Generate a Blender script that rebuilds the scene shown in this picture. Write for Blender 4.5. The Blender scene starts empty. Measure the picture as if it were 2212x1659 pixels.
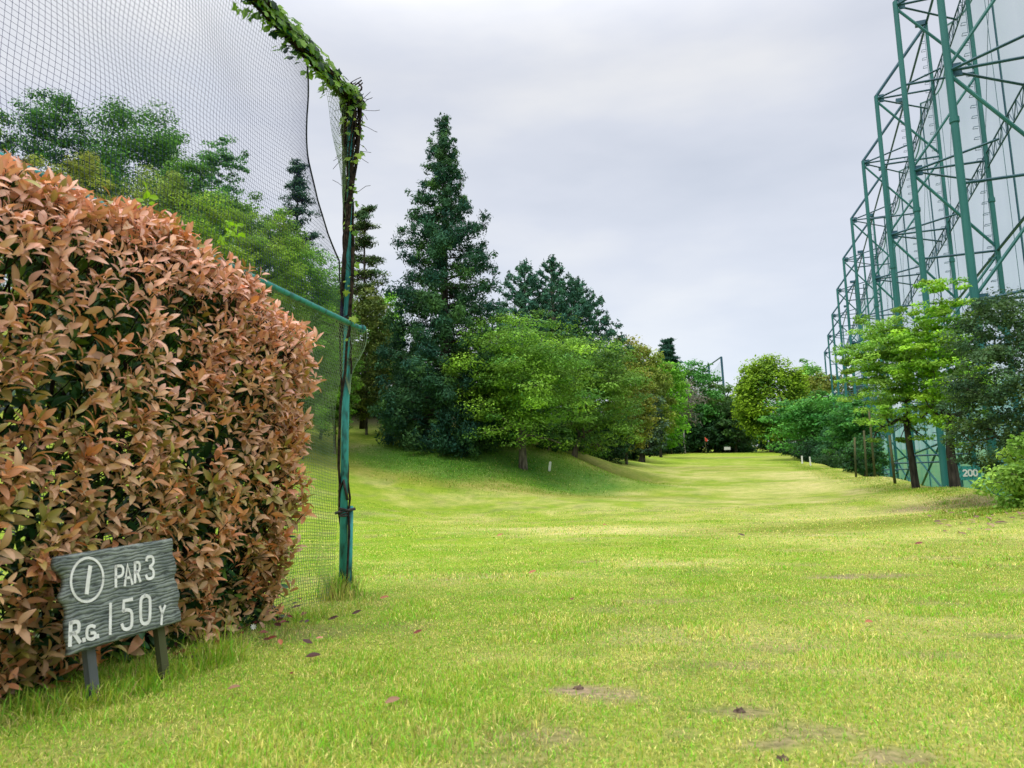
import bpy, math, random
import numpy as np
from mathutils import Vector, Matrix
SC = bpy.context.scene
COL = SC.collection
rad = math.radians
# ---------------------------------------------------------------- camera
PITCH, ROLL, CAMZ, F = rad(9.0), rad(1.0), 0.6, 1662.0
fwd = np.array([0, math.cos(PITCH), math.sin(PITCH)])
_r0 = np.array([1.0, 0, 0]); _u0 = np.array([0, -math.sin(PITCH), math.cos(PITCH)])
rt = _r0*math.cos(ROLL) - _u0*math.sin(ROLL)
up = _u0*math.cos(ROLL) + _r0*math.sin(ROLL)
cam = bpy.data.cameras.new('camera'); camo = bpy.data.objects.new('camera', cam); COL.objects.link(camo)
m = Matrix((rt, up, -fwd)).transposed().to_4x4(); m.translation = (0, 0, CAMZ); camo.matrix_world = m
cam.sensor_width = 36; cam.lens = 36*F/2212; cam.clip_start = 0.05; cam.clip_end = 3000
cam.dof.use_dof = True; cam.dof.focus_distance = 8.0; cam.dof.aperture_fstop = 6.0
SC.camera = camo
# ---------------------------------------------------------------- world, sun, exposure
SUN_EL, SUN_AZ = rad(58), rad(205)
w = bpy.data.worlds.new('World'); SC.world = w; w.use_nodes = True
nt = w.node_tree; nt.nodes.clear()
def N(nt, t, **k):
    n = nt.nodes.new(t)
    for a, b in k.items(): setattr(n, a, b)
    return n
def ramp(nt, stops, interp='LINEAR'):
    n = nt.nodes.new('ShaderNodeValToRGB'); cr = n.color_ramp; cr.interpolation = interp
    while len(cr.elements) < len(stops): cr.elements.new(0.5)
    for e, (p, c) in zip(cr.elements, stops): e.position = p; e.color = (*c, 1)
    return n
sky = N(nt, 'ShaderNodeTexSky', sky_type='NISHITA', sun_disc=False, sun_elevation=SUN_EL, sun_rotation=SUN_AZ)
bg1 = N(nt, 'ShaderNodeBackground'); bg1.inputs[1].default_value = 0.05
nt.links.new(sky.outputs[0], bg1.inputs[0])
tc = N(nt, 'ShaderNodeTexCoord')
mp = N(nt, 'ShaderNodeMapping'); mp.inputs['Scale'].default_value = (1.6, 1.6, 5.0); mp.inputs['Rotation'].default_value = (0.12, 0.1, 0)
nz = N(nt, 'ShaderNodeTexNoise'); nz.inputs['Scale'].default_value = 1.5; nz.inputs['Detail'].default_value = 5; nz.inputs['Roughness'].default_value = .5
nt.links.new(tc.outputs['Generated'], mp.inputs[0]); nt.links.new(mp.outputs[0], nz.inputs['Vector'])
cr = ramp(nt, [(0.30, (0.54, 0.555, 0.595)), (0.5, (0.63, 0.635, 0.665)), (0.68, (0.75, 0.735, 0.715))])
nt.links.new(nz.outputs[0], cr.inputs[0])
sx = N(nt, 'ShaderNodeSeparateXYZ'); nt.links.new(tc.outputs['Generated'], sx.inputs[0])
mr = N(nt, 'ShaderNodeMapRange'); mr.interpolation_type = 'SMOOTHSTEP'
mr.inputs[1].default_value = 0.5; mr.inputs[2].default_value = 0.92; mr.inputs[3].default_value = 1.0; mr.inputs[4].default_value = 4.4  # upper sky, out of view, brightened to put more light on the grass
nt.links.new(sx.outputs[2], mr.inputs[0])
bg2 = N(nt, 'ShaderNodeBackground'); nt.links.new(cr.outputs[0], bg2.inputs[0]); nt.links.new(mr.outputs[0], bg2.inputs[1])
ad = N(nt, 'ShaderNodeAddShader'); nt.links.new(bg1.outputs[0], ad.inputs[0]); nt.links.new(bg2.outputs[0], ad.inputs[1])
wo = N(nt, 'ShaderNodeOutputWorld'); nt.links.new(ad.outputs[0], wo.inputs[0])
sl = bpy.data.lights.new('sun', 'SUN'); sl.energy = 1.5; sl.angle = rad(14); sl.color = (1, 0.96, 0.88)
so = bpy.data.objects.new('sun', sl); COL.objects.link(so)
sd = Vector((math.sin(SUN_AZ)*math.cos(SUN_EL), math.cos(SUN_AZ)*math.cos(SUN_EL), math.sin(SUN_EL)))
so.rotation_euler = sd.to_track_quat('Z', 'Y').to_euler(); so.location = (0, -5, 40)
vs = SC.view_settings; vs.view_transform = 'Standard'; vs.look = 'None'; vs.exposure = 0.0; vs.gamma = 1
cy = SC.cycles; cy.max_bounces = 6; cy.diffuse_bounces = 3; cy.glossy_bounces = 2; cy.transmission_bounces = 3; cy.transparent_max_bounces = 12
cy.use_denoising = True; cy.caustics_reflective = False; cy.caustics_refractive = False

# ---------------------------------------------------------------- helpers
def ray(x, y):
    d = fwd*F + rt*(x-1106) + up*(829.5-y)
    return d/d[1]
def at(x, y, Y):                                   # photo point at a distance -> world point
    return np.array([0, 0, CAMZ]) + ray(x, y)*Y
def tag(o, label=None, cat=None, group=None, kind=None):
    if label: o['label'] = label
    if cat: o['category'] = cat
    if group: o['group'] = group
    if kind: o['kind'] = kind
    return o
def empty(name, loc, label, cat, group=None):
    o = bpy.data.objects.new(name, None); COL.objects.link(o); o.location = [float(c) for c in loc]
    o.empty_display_size = 0.2
    return tag(o, label, cat, group)
def link(name, me, mat, parent=None):
    o = bpy.data.objects.new(name, me); COL.objects.link(o)
    if mat: me.materials.append(mat)
    if parent:
        o.parent = parent
        par = parent; off = Vector((0, 0, 0))
        while par is not None: off += par.location; par = par.parent
        o.location = -off                          # meshes are written in world coordinates
        # keep local geometry near its parent
        me.transform(Matrix.Translation(-off)); o.location = (0, 0, 0)
    return o
def npmesh(name, V, Fc, col=None, smooth=False):   # V (n,3), Fc (m,k)
    me = bpy.data.meshes.new(name)
    V = np.ascontiguousarray(V, dtype=np.float32); Fc = np.ascontiguousarray(Fc, dtype=np.int32)
    k = Fc.shape[1]
    me.vertices.add(len(V)); me.vertices.foreach_set('co', V.ravel())
    me.loops.add(Fc.size); me.loops.foreach_set('vertex_index', Fc.ravel())
    me.polygons.add(len(Fc)); me.polygons.foreach_set('loop_start', np.arange(0, Fc.size, k, dtype=np.int32))
    if smooth: me.polygons.foreach_set('use_smooth', np.ones(len(Fc), dtype=bool))
    me.update(calc_edges=True)
    if col is not None:
        a = me.color_attributes.new('Col', 'FLOAT_COLOR', 'POINT')
        c4 = np.ones((len(V), 4), dtype=np.float32); c4[:, :3] = col
        a.data.foreach_set('color', c4.ravel())
    return me
class MB:
    def __init__(s): s.v = []; s.f = []; s.n = 0
    def add(s, v, f):
        s.v += [tuple(map(float, p)) for p in v]; s.f += [tuple(i+s.n for i in q) for q in f]; s.n += len(v)
    def tube(s, pts, r, n=8, cap=True):
        pts = [np.array(p, float) for p in pts]; k = len(pts)
        if not hasattr(r, '__len__'): r = [r]*k
        V = []; prev = None
        for i, p in enumerate(pts):
            t = pts[min(i+1, k-1)] - pts[max(i-1, 0)]; t = t/(np.linalg.norm(t)+1e-9)
            if prev is None:
                a = np.array([0, 0, 1.0]) if abs(t[2]) < .9 else np.array([1.0, 0, 0])
                b = np.cross(t, a)
            else: b = prev - t*np.dot(prev, t)
            b /= np.linalg.norm(b)+1e-9; prev = b; c = np.cross(t, b)
            for j in range(n):
                an = 2*math.pi*j/n; V.append(p + (b*math.cos(an)+c*math.sin(an))*r[i])
        Fc = [(i*n+j, i*n+(j+1) % n, (i+1)*n+(j+1) % n, (i+1)*n+j) for i in range(k-1) for j in range(n)]
        if cap: Fc += [tuple(range(n-1, -1, -1)), tuple((k-1)*n+j for j in range(n))]
        s.add(V, Fc)
    def box(s, c, h, R=None):                      # centre, half sizes, rotation rows
        c = np.array(c, float); R = np.eye(3) if R is None else np.array(R)
        V = [c + sx*h[0]*R[0] + sy*h[1]*R[1] + sz*h[2]*R[2] for sx in (-1, 1) for sy in (-1, 1) for sz in (-1, 1)]
        s.add(V, [(0, 1, 3, 2), (4, 6, 7, 5), (0, 4, 5, 1), (2, 3, 7, 6), (0, 2, 6, 4), (1, 5, 7, 3)])
    def build(s, name, mat, parent=None, smooth=False):
        me = bpy.data.meshes.new(name); me.from_pydata(s.v, [], s.f); me.update()
        if smooth: me.polygons.foreach_set('use_smooth', np.ones(len(me.polygons), dtype=bool))
        return link(name, me, mat, parent)

# ---------------------------------------------------------------- materials
def newmat(name):
    mt = bpy.data.materials.new(name); mt.use_nodes = True; t = mt.node_tree; t.nodes.clear()
    return mt, t, N(t, 'ShaderNodeOutputMaterial')
def leafmat(name, rough=0.5, trans=0.3, spec=0.3, tr_gain=(1.0, 1.0, 0.8)):
    mt, t, out = newmat(name)
    a = N(t, 'ShaderNodeAttribute', attribute_name='Col')
    p = N(t, 'ShaderNodeBsdfPrincipled'); p.inputs['Roughness'].default_value = rough; p.inputs['Specular IOR Level'].default_value = spec
    t.links.new(a.outputs['Color'], p.inputs['Base Color'])
    tl = N(t, 'ShaderNodeBsdfTranslucent')
    mu = N(t, 'ShaderNodeMix', data_type='RGBA', blend_type='MULTIPLY'); mu.inputs[0].default_value = 1; mu.inputs[7].default_value = (*tr_gain, 1)
    t.links.new(a.outputs['Color'], mu.inputs[6]); t.links.new(mu.outputs[2], tl.inputs[0])
    mx = N(t, 'ShaderNodeMixShader'); mx.inputs[0].default_value = trans
    t.links.new(p.outputs[0], mx.inputs[1]); t.links.new(tl.outputs[0], mx.inputs[2]); t.links.new(mx.outputs[0], out.inputs[0])
    return mt
def noisemat(name, c1, c2, scale=8, rough=.7, spec=.3, bump=.3, stretch=(1, 1, 1), lo=.35, hi=.65, detail=5, dist=.01, metal=0):
    mt, t, out = newmat(name)
    tc = N(t, 'ShaderNodeTexCoord'); mp = N(t, 'ShaderNodeMapping'); mp.inputs['Scale'].default_value = stretch
    nz = N(t, 'ShaderNodeTexNoise'); nz.inputs['Scale'].default_value = scale; nz.inputs['Detail'].default_value = detail
    t.links.new(tc.outputs['Object'], mp.inputs[0]); t.links.new(mp.outputs[0], nz.inputs['Vector'])
    r = ramp(t, [(lo, c1), (hi, c2)]); t.links.new(nz.outputs[0], r.inputs[0])
    p = N(t, 'ShaderNodeBsdfPrincipled'); p.inputs['Roughness'].default_value = rough; p.inputs['Specular IOR Level'].default_value = spec; p.inputs['Metallic'].default_value = metal
    t.links.new(r.outputs[0], p.inputs['Base Color'])
    if bump:
        b = N(t, 'ShaderNodeBump'); b.inputs['Strength'].default_value = bump; b.inputs['Distance'].default_value = dist
        t.links.new(nz.outputs[0], b.inputs['Height']); t.links.new(b.outputs[0], p.inputs['Normal'])
    t.links.new(p.outputs[0], out.inputs[0])
    return mt
M = {}
M['leaf'] = leafmat('tree_leaf', .6, .35, .12)
M['needle'] = leafmat('needle_leaf', .7, .15, .08)
M['hedge_leaf'] = leafmat('hedge_leaf', .42, .22, .38, (1.1, .8, .5))
M['vine_leaf'] = leafmat('vine_leaf', .5, .45, .3, (1.1, 1.2, .5))
M['blade'] = leafmat('grass_blade', .55, .35, .25, (1.1, 1.1, .6))
M['dead'] = leafmat('fallen_leaf', .5, .1, .3)
M['bark'] = noisemat('bark', (.045, .04, .032), (.16, .14, .11), 9, .9, .1, .8, (1, 1, .25))
M['darkbark'] = noisemat('dark_bark', (.02, .018, .016), (.07, .06, .05), 9, .9, .1, .8, (1, 1, .25))
M['palebark'] = noisemat('pale_bark', (.16, .15, .13), (.34, .32, .28), 6, .9, .1, .4, (1, 1, .3))
M['twig'] = noisemat('vine_stem', (.008, .007, .006), (.045, .032, .022), 30, .9, .1, .5)
M['steel'] = noisemat('green_painted_steel', (.010, .11, .105), (.026, .16, .15), 1.2, .5, .4, 0, (1, 1, .3))
M['steel2'] = noisemat('blue_green_steel', (.010, .06, .10), (.016, .09, .12), 1.2, .5, .4, 0, (1, 1, .3))
M['teal'] = noisemat('weathered_teal_paint', (.02, .07, .065), (.04, .29, .275), 22, .6, .3, .5, (1, 1, .4), .34, .52, dist=.003)
M['thread'] = noisemat('net_thread', (.02, .025, .10), (.04, .045, .17), 3, .8, .1, 0)
M['thread2'] = noisemat('green_net_thread', (.09, .16, .09), (.24, .32, .18), 2.5, .8, .1, 0)
M['rope'] = noisemat('dark_rope', (.01, .012, .015), (.05, .06, .06), 30, .9, .1, .4)
M['timber'] = noisemat('old_timber', (.05, .065, .03), (.11, .105, .05), 3, .85, .1, .4, (1, 1, .2))
M['white'] = noisemat('white_paint', (.62, .62, .58), (.82, .82, .80), 25, .6, .3, .1)
M['rust'] = noisemat('dark_metal', (.015, .015, .015), (.06, .05, .045), 40, .7, .3, .4)
M['red'] = noisemat('red_cloth', (.45, .05, .03), (.62, .09, .05), 3, .8, .1, 0)
M['clod'] = noisemat('soil', (.05, .035, .025), (.16, .11, .08), 40, .95, .1, .8)

# ---------------------------------------------------------------- ground shape
pts = []
def W(*a): pts.append(a)
def P(x, y, Y): pts.append(tuple(at(x, y, Y)))
for Y in (-12, 0, 7):
    for X in (-14, -5, 0, 5, 12): W(X, Y, 0)
for X in (-10, -4, 2, 7): W(X, 14, .05)
P(760, 1125, 19); P(760, 1062, 27); P(760, 1000, 33); P(760, 940, 40); P(760, 908, 46); P(890, 906, 46)
P(1000, 1064, 30); P(1150, 1052, 33); P(1187, 1026, 37); P(860, 965, 38); P(960, 974, 38); P(1050, 1008, 35.5)
P(1130, 987, 37.5); P(1230, 966, 41); P(1285, 984, 46); P(1330, 1003, 58); P(650, 925, 42)
for (Y, z, xs) in ((20, .15, (-4, 1, 6, 10)), (27, .55, (-3, 2, 6, 10)), (34, 1.1, (2, 6, 10, 13.5)), (43, 1.8, (5, 10, 15)), (52, 2.5, (8, 13, 18)), (65, 3.6, (11, 17, 22)), (78, 4.6, (14, 20, 26)), (98, 6.3, (18, 26, 34)), (118, 8.0, (14, 24, 34, 42))):
    for x_ in xs: W(x_, Y, z)
W(20.2, 50, 2.6); W(24.6, 65, 3.7); P(1700, 994, 80)
P(1640, 972, 165); P(1600, 982, 140); P(1640, 979, 145)
P(1880, 1028, 34); P(2040, 1053, 24); P(2212, 1094, 14.5); P(1950, 1112, 17); P(2300, 1110, 12)
for (x_, y_, z_) in ((24, 36, 1.4), (20, 27, .9), (17, 17, .5), (14, 8, .1), (38, 76, 4.6), (50, 100, 6.4), (30, 58, 3.1), (60, 130, 8.6), (66, 80, 4.4), (45, 40, 1.6), (35, 18, .4), (28, 48, 2.3)): W(x_, y_, z_)
W(-25, 25, 6); W(-25, 45, 12); W(-18, 14, 2); W(-14, 30, 4.5); W(-40, 40, 16); W(-15, 62, 12); W(-35, 90, 18); W(0, 80, 9); W(0, 115, 13); W(-8, 55, 8.5)
W(-60, 10, 8); W(-60, 120, 18); W(0, 190, 16); W(60, 190, 14); W(-20, 150, 20); W(0, 260, 14); W(120, 120, 8); W(120, 20, 1); W(-60, 260, 16); W(-20, -20, 0); W(30, -20, 0)
CP = np.array(pts); _c = 3.0
_D = np.sqrt(((CP[:, None, :2]-CP[None, :, :2])**2).sum(-1) + _c*_c)
_A = np.zeros((len(CP)+1,)*2); _A[:-1, :-1] = _D - np.eye(len(CP))*.35; _A[:-1, -1] = 1; _A[-1, :-1] = 1
_w = np.linalg.solve(_A, np.r_[CP[:, 2], 0])
def sst(a, b, x): t = np.clip((x-a)/(b-a), 0, 1); return t*t*(3-2*t)
def xedge(Y): return np.interp(Y, [4, 9, 14.5, 24, 34, 50, 65, 80, 118], [9.5, 9.3, 9.8, 13.6, 16.0, 20.8, 25.2, 29.0, 43])
def gh(X, Y):
    X = np.asarray(X, float); Y = np.asarray(Y, float); sh = X.shape; x = X.ravel(); y = Y.ravel(); z = np.empty(len(x))
    for i in range(0, len(x), 20000):
        d = np.sqrt((x[i:i+20000, None]-CP[None, :, 0])**2 + (y[i:i+20000, None]-CP[None, :, 1])**2 + _c*_c)
        z[i:i+20000] = d @ _w[:-1] + _w[-1]
    r = np.hypot(x, y-80); k = sst(150, 320, r); z = z*(1-k) + 8*k
    z *= sst(7, 15, np.hypot(x*.8, y))
    z -= 3.4*sst(.3, 5.5, x-xedge(y))*sst(4, 12, y)*sst(150, 118, y)
    z += .015*np.sin(x*1.3+y*.7)*np.sin(y*.9-x*.4)*sst(3, 8, y)
    z += .05*np.sin(x*.33+1)*np.sin(y*.27)*sst(15, 30, y)
    return z.reshape(sh)
def g1(x, y): return float(gh(np.array([x]), np.array([y]))[0])

# value noise in numpy for patch colours
def vnoise(x, y, s, seed):
    r = np.random.RandomState(seed).rand(128, 128); x = x/s+50; y = y/s+50
    xi = np.floor(x).astype(int); yi = np.floor(y).astype(int); fx = x-xi; fy = y-yi
    fx = fx*fx*(3-2*fx); fy = fy*fy*(3-2*fy); g = lambda a, b: r[a % 128, b % 128]
    return (g(xi, yi)*(1-fx)+g(xi+1, yi)*fx)*(1-fy) + (g(xi, yi+1)*(1-fx)+g(xi+1, yi+1)*fx)*fy
def fbm(x, y, s, seed): return (vnoise(x, y, s, seed)*.5 + vnoise(x, y, s/2.1, seed+1)*.27 + vnoise(x, y, s/4.3, seed+2)*.15 + vnoise(x, y, s/9, seed+3)*.08)
G1 = np.array([.215, .305, .022]); G2 = np.array([.29, .335, .05]); STRAW = np.array([.46, .415, .155]); GRN = np.array([.12, .25, .018]); THATCH = np.array([.20, .19, .075])
DRT = np.array([.25, .20, .105]); MOSS = np.array([.21, .24, .03]); DEEP = np.array([.075, .19, .025])
def gpt(x, y, Y): p = at(x, y, Y); return p[0], p[1]
def blob(X, Y, c, rx, ry, edge=.5):
    d = np.sqrt(((X-c[0])/rx)**2 + ((Y-c[1])/ry)**2) + (fbm(X, Y, max(rx, ry)*.5, 7)-.5)*1.2
    return 1-sst(1-edge, 1+edge, d)
def gpix(x, y):                                    # where the sight line through a photo point meets the ground
    d = ray(x, y); a = np.linspace(1.5, 160, 1500); z = CAMZ + a*d[2]; h = gh(d[0]*a, a)
    i = np.argmax(z < h); return d[0]*a[i], a[i]
def gcol(X, Y):
    sh = X.shape; x = X.ravel(); y = Y.ravel()
    n1 = fbm(x, y*.7, 5, 11); n2 = fbm(x, y, 1.3, 21); n3 = fbm(x, y*.5, 14, 31)
    mixc = lambda c, d, k: c*(1-k[:, None]) + d*k[:, None]
    c = mixc(np.tile(G1, (len(x), 1)), G2, sst(.35, .65, n1*.6+n2*.4))
    c = mixc(c, GRN, sst(.62, .85, n2*.7+(1-n1)*.3)*.75)
    c = mixc(c, STRAW, sst(.50, .74, n3*.55+n2*.45)*.6)
    n5 = fbm(x, y*.8, .55, 61); c = mixc(c, THATCH*1.15, sst(.56, .78, n5)*.55*sst(60, 20, y))
    for (px, py, rx, ry, k) in PALE: c = mixc(c, STRAW*1.08, blob(x, y, gpix(px, py), rx, ry, .6)*k)
    for (px, py, rx, ry, k) in BROWN: c = mixc(c, MOSS*.9, blob(x, y, gpix(px, py), rx, ry, .6)*k)
    for (px, py, rx, ry, k) in DIRT: c = mixc(c, DRT, blob(x, y, gpix(px, py), rx, ry, .35)*k*sst(.3, .5, fbm(x, y, .5, 5)+.1))
    for (px, py, rx, ry, k) in DEEPG: c = mixc(c, DEEP, blob(x, y, gpix(px, py), rx, ry, .7)*k*(.72+.6*fbm(x, y, .9, 73)))  # deep green mound grass, with shade under the trees painted into its colour
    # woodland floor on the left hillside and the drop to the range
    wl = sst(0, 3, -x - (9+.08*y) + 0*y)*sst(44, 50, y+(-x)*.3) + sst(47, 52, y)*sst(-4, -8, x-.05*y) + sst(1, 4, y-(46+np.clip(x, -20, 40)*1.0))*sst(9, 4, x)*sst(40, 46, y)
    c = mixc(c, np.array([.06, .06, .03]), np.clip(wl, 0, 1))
    return c.reshape(sh+(3,))
PALE = [(1340, 1145, 2.8, 2.2, .8), (1750, 1030, 1.6, 9, .6), (1850, 1120, 2.2, 3.5, .7), (2000, 1160, 2.2, 2.5, .6), (1130, 1060, 3.5, 1.2, .7), (1500, 1030, 3, 3, .4), (1550, 1390, .5, .35, .5), (1450, 1215, .9, .5, .5), (1130, 1440, .25, .2, .5), (1900, 1440, .4, .3, .5), (1120, 1250, 1.2, .6, .35), (1690, 1060, 2.5, 3, .45)]
BROWN = [(1000, 1045, 7, 1.2, .8), (830, 1000, 3, 2.5, .7), (2100, 1110, 4.5, 2.2, .9), (2150, 1180, 2.2, 1.2, .5), (1560, 1012, 4, 5, .5), (1900, 1250, 1.3, .6, .4), (1280, 1180, 1.4, .7, .3), (1300, 1000, 4, 5, .5)]
DIRT = [(1880, 1247, .42, .28, .95), (1275, 1215, .22, .12, .6), (800, 975, 1.6, 1.3, .6), (1250, 1492, .09, .07, 1), (1600, 1545, .09, .07, 1), (1690, 1640, .08, .05, 1), (1930, 1640, .09, .06, .9), (1330, 1510, .12, .09, .7), (1760, 1590, .12, .08, .7), (1600, 1440, .14, .08, .6), (1430, 1300, .3, .12, .5), (1700, 1410, .2, .12, .5), (2000, 1430, .18, .1, .6), (1180, 1620, .12, .07, .6), (2120, 1085, 3.0, 1.2, .85), (2150, 1380, .12, .07, .7), (1290, 985, 2, 2, .5), (2010, 1205, .5, .3, .4), (560, 1370, .6, .25, .5), (1500, 1010, 2.5, 1, .3), (1620, 988, 6, 3, .5), (1480, 1590, .05, .05, .5)]
DEEPG = [(1120, 1010, 6, 3.2, .9), (1290, 985, 3, 3, .5), (950, 985, 3.5, 2.5, .9), (900, 1000, 3.0, 2.5, .6)]
def axis(lo, hi, c, s0, g):
    out = [c]; s = s0
    while out[-1] < hi: out.append(out[-1]+s); s *= g
    s = s0; o2 = [c]
    while o2[-1] > lo: o2.append(o2[-1]-s); s *= g
    return np.array(o2[::-1][:-1] + out)
gx = axis(-900, 900, 0.5, .07, 1.022); gy = axis(-60, 1500, 3.2, .05, 1.0155)
GX, GY = np.meshgrid(gx, gy); GZ = gh(GX, GY)
nx, ny = len(gx), len(gy); idx = np.arange(nx*ny).reshape(ny, nx)
Fq = np.stack([idx[:-1, :-1], idx[:-1, 1:], idx[1:, 1:], idx[1:, :-1]], -1).reshape(-1, 4)
mt, t, out = newmat('turf')
a = N(t, 'ShaderNodeAttribute', attribute_name='Col'); tcg = N(t, 'ShaderNodeTexCoord')
n1 = N(t, 'ShaderNodeTexNoise'); n1.inputs['Scale'].default_value = 38; n1.inputs['Detail'].default_value = 4
n2 = N(t, 'ShaderNodeTexNoise'); n2.inputs['Scale'].default_value = 3.2; n2.inputs['Detail'].default_value = 7; n2.inputs['Roughness'].default_value = .68
for n in (n1, n2): t.links.new(tcg.outputs['Object'], n.inputs['Vector'])
n3 = N(t, 'ShaderNodeTexNoise'); n3.inputs['Scale'].default_value = .55; n3.inputs['Detail'].default_value = 9; n3.inputs['Roughness'].default_value = .72; t.links.new(tcg.outputs['Object'], n3.inputs['Vector'])
r3 = ramp(t, [(.36, (.66, .78, .62)), (.5, (.97, .98, .95)), (.62, (1.22, 1.1, 1.5))]); t.links.new(n3.outputs[0], r3.inputs[0])
r1 = ramp(t, [(.28, (.5, .56, .45)), (.5, (.95, .98, .9)), (.72, (1.45, 1.3, 1.5))]); t.links.new(n1.outputs[0], r1.inputs[0])
r2 = ramp(t, [(.30, (.62, .80, .5)), (.5, (1, 1, 1)), (.70, (1.32, 1.14, 1.5))]); t.links.new(n2.outputs[0], r2.inputs[0])
m1 = N(t, 'ShaderNodeMix', data_type='RGBA', blend_type='MULTIPLY'); m1.inputs[0].default_value = .85
m2 = N(t, 'ShaderNodeMix', data_type='RGBA', blend_type='MULTIPLY'); m2.inputs[0].default_value = .8
t.links.new(a.outputs['Color'], m1.inputs[6]); t.links.new(r1.outputs[0], m1.inputs[7])
t.links.new(m1.outputs[2], m2.inputs[6]); t.links.new(r2.outputs[0], m2.inputs[7])
p = N(t, 'ShaderNodeBsdfPrincipled'); p.inputs['Roughness'].default_value = .9; p.inputs['Specular IOR Level'].default_value = .1
m3 = N(t, 'ShaderNodeMix', data_type='RGBA', blend_type='MULTIPLY'); m3.inputs[0].default_value = .75; t.links.new(m2.outputs[2], m3.inputs[6]); t.links.new(r3.outputs[0], m3.inputs[7]); t.links.new(m3.outputs[2], p.inputs['Base Color'])
bm = N(t, 'ShaderNodeBump'); bm.inputs['Strength'].default_value = .7; bm.inputs['Distance'].default_value = .03
t.links.new(n1.outputs[0], bm.inputs['Height']); t.links.new(bm.outputs[0], p.inputs['Normal']); t.links.new(p.outputs[0], out.inputs[0])
M['turf'] = mt
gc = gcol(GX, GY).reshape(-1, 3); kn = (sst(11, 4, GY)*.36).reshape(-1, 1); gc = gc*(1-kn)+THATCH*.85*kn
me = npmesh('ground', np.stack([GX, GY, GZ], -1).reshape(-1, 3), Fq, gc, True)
tag(link('ground', me, mt), kind='structure')

# ---------------------------------------------------------------- grass blades
def blades(rng, x, y, L, wd, col, lean=.5):
    n = len(x); z = gh(x, y); az = rng.rand(n)*2*math.pi; tl = rng.rand(n)**1.0*lean
    d = np.stack([np.cos(az)*np.sin(tl), np.sin(az)*np.sin(tl), np.cos(tl)], 1)
    s = rng.rand(n)*2*math.pi; b = np.stack([np.cos(s), np.sin(s), np.zeros(n)], 1)*(wd/2)[:, None]
    p0 = np.stack([x, y, z-.004], 1); mid = p0 + d*(L*.55)[:, None]
    d2 = d*1.0; d2[:, 2] *= .45; d2[:, :2] *= 1.3; tip = mid + d2*(L*.5)[:, None]
    V = np.stack([p0-b, p0+b, mid-b*.8, mid+b*.8, tip], 1).reshape(-1, 3)
    o = np.arange(n)[:, None]*5
    T = np.concatenate([o+np.array([[0, 1, 3]]), o+np.array([[0, 3, 2]]), o+np.array([[2, 3, 4]])], 0)
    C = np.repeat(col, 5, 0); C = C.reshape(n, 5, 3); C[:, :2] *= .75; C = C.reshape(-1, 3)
    return V, T, C
rng = np.random.RandomState(3)
def scatter(y0, y1, n, pw=1.0):
    y = np.sqrt(y0*y0 + rng.rand(n)*(y1*y1-y0*y0)); x = (rng.rand(n)*2-1)*y*.74
    return x, y
allb = []; off = 0
def blade_set(x, y, Lm, wm, lean=.9, pale_k=1.0, cgain=1.0, thin=True):
    global off
    if thin:                                       # fewer blades on bare patches
        dd = np.zeros(len(x))
        for (px, py, rx, ry, k) in DIRT: dd = np.maximum(dd, blob(x, y, gpix(px, py), rx, ry, .35)*k)
        keep = rng.rand(len(x)) > dd*.93; x = x[keep]; y = y[keep]
    n = len(x); c = gcol(x, y); r = rng.rand(n); vv = vnoise(x, y, .23, 77)
    pale = (r < (.34+.5*(vv-.5))*pale_k); grn = (r > .80-.25*(1-vv))
    c = np.where(pale[:, None], STRAW*1.2*(.7+.5*rng.rand(n, 1)), c); dd_ = rng.rand(n) < .07*pale_k; c = np.where(dd_[:, None], np.array([.22, .15, .07])*(.6+.8*rng.rand(n, 1)), c)
    c = np.where(grn[:, None], np.array([.13, .30, .02])*(.7+.8*rng.rand(n, 1)), c)
    c = c*(.85+.52*rng.rand(n, 1))*cgain*1.42*np.array([1.03, 1.03, .95])
    L = Lm*(.5+1.0*rng.rand(n)); clump = sst(.52, .8, vnoise(x, y, .30, 99)); L = L*(1+1.0*clump); L = np.where(pale, L*.8, L)
    V, T, C = blades(rng, x, y, L, wm*(.6+.8*rng.rand(n)), c, lean)
    allb.append((V, T+off, C)); off += len(V)
x, y = scatter(1.5, 3.4, 150000); blade_set(x, y, .020, .0024, 1.3)
x, y = scatter(3.4, 6.5, 190000); blade_set(x, y, .019, .0034, 1.3)
x, y = scatter(6.5, 12, 150000); blade_set(x, y, .022, .006, 1.35)
x, y = scatter(12, 26, 120000); blade_set(x, y, .024, .012, 1.35)
hx, hy = np.array([-1.2, 5.5]), None
# taller tufts along the hedge foot, round the post, round the sign
n = 4200; ty = 1.6+rng.rand(n)*4.0; tx = -1.25-.2*(4.2-ty) + .0 + rng.randn(n)*.12 + .08
k = tx < -.9; blade_set(tx[k], ty[k], .045, .0032, 1.0, cgain=.8, thin=False)
n = 1500; sxy = [at(180, 1490, 2.62)[:2], at(352, 1420, 3.0)[:2], at(60, 1500, 2.5)[:2], at(260, 1450, 2.75)[:2], at(440, 1400, 3.2)[:2]]; ii = rng.randint(0, 5, n)
blade_set(np.array([q[0] for q in sxy])[ii]+rng.randn(n)*.06+.05, np.array([q[1] for q in sxy])[ii]+rng.randn(n)*.07-.04, .08, .0032, .85, pale_k=.35, cgain=.85, thin=False)
n = 700; blade_set(-1.2+rng.randn(n)*.06, 5.45+rng.randn(n)*.1, .11, .005, .5, cgain=.8, thin=False)
n = 30000; q = [gpix(1120, 1015), gpix(1230, 990), gpix(950, 1000), gpix(1040, 1030)]; ii = rng.randint(0, 4, n)
qx = np.array([a[0] for a in q])[ii] + rng.randn(n)*2.2; qy = np.array([a[1] for a in q])[ii] + rng.randn(n)*1.6
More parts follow.
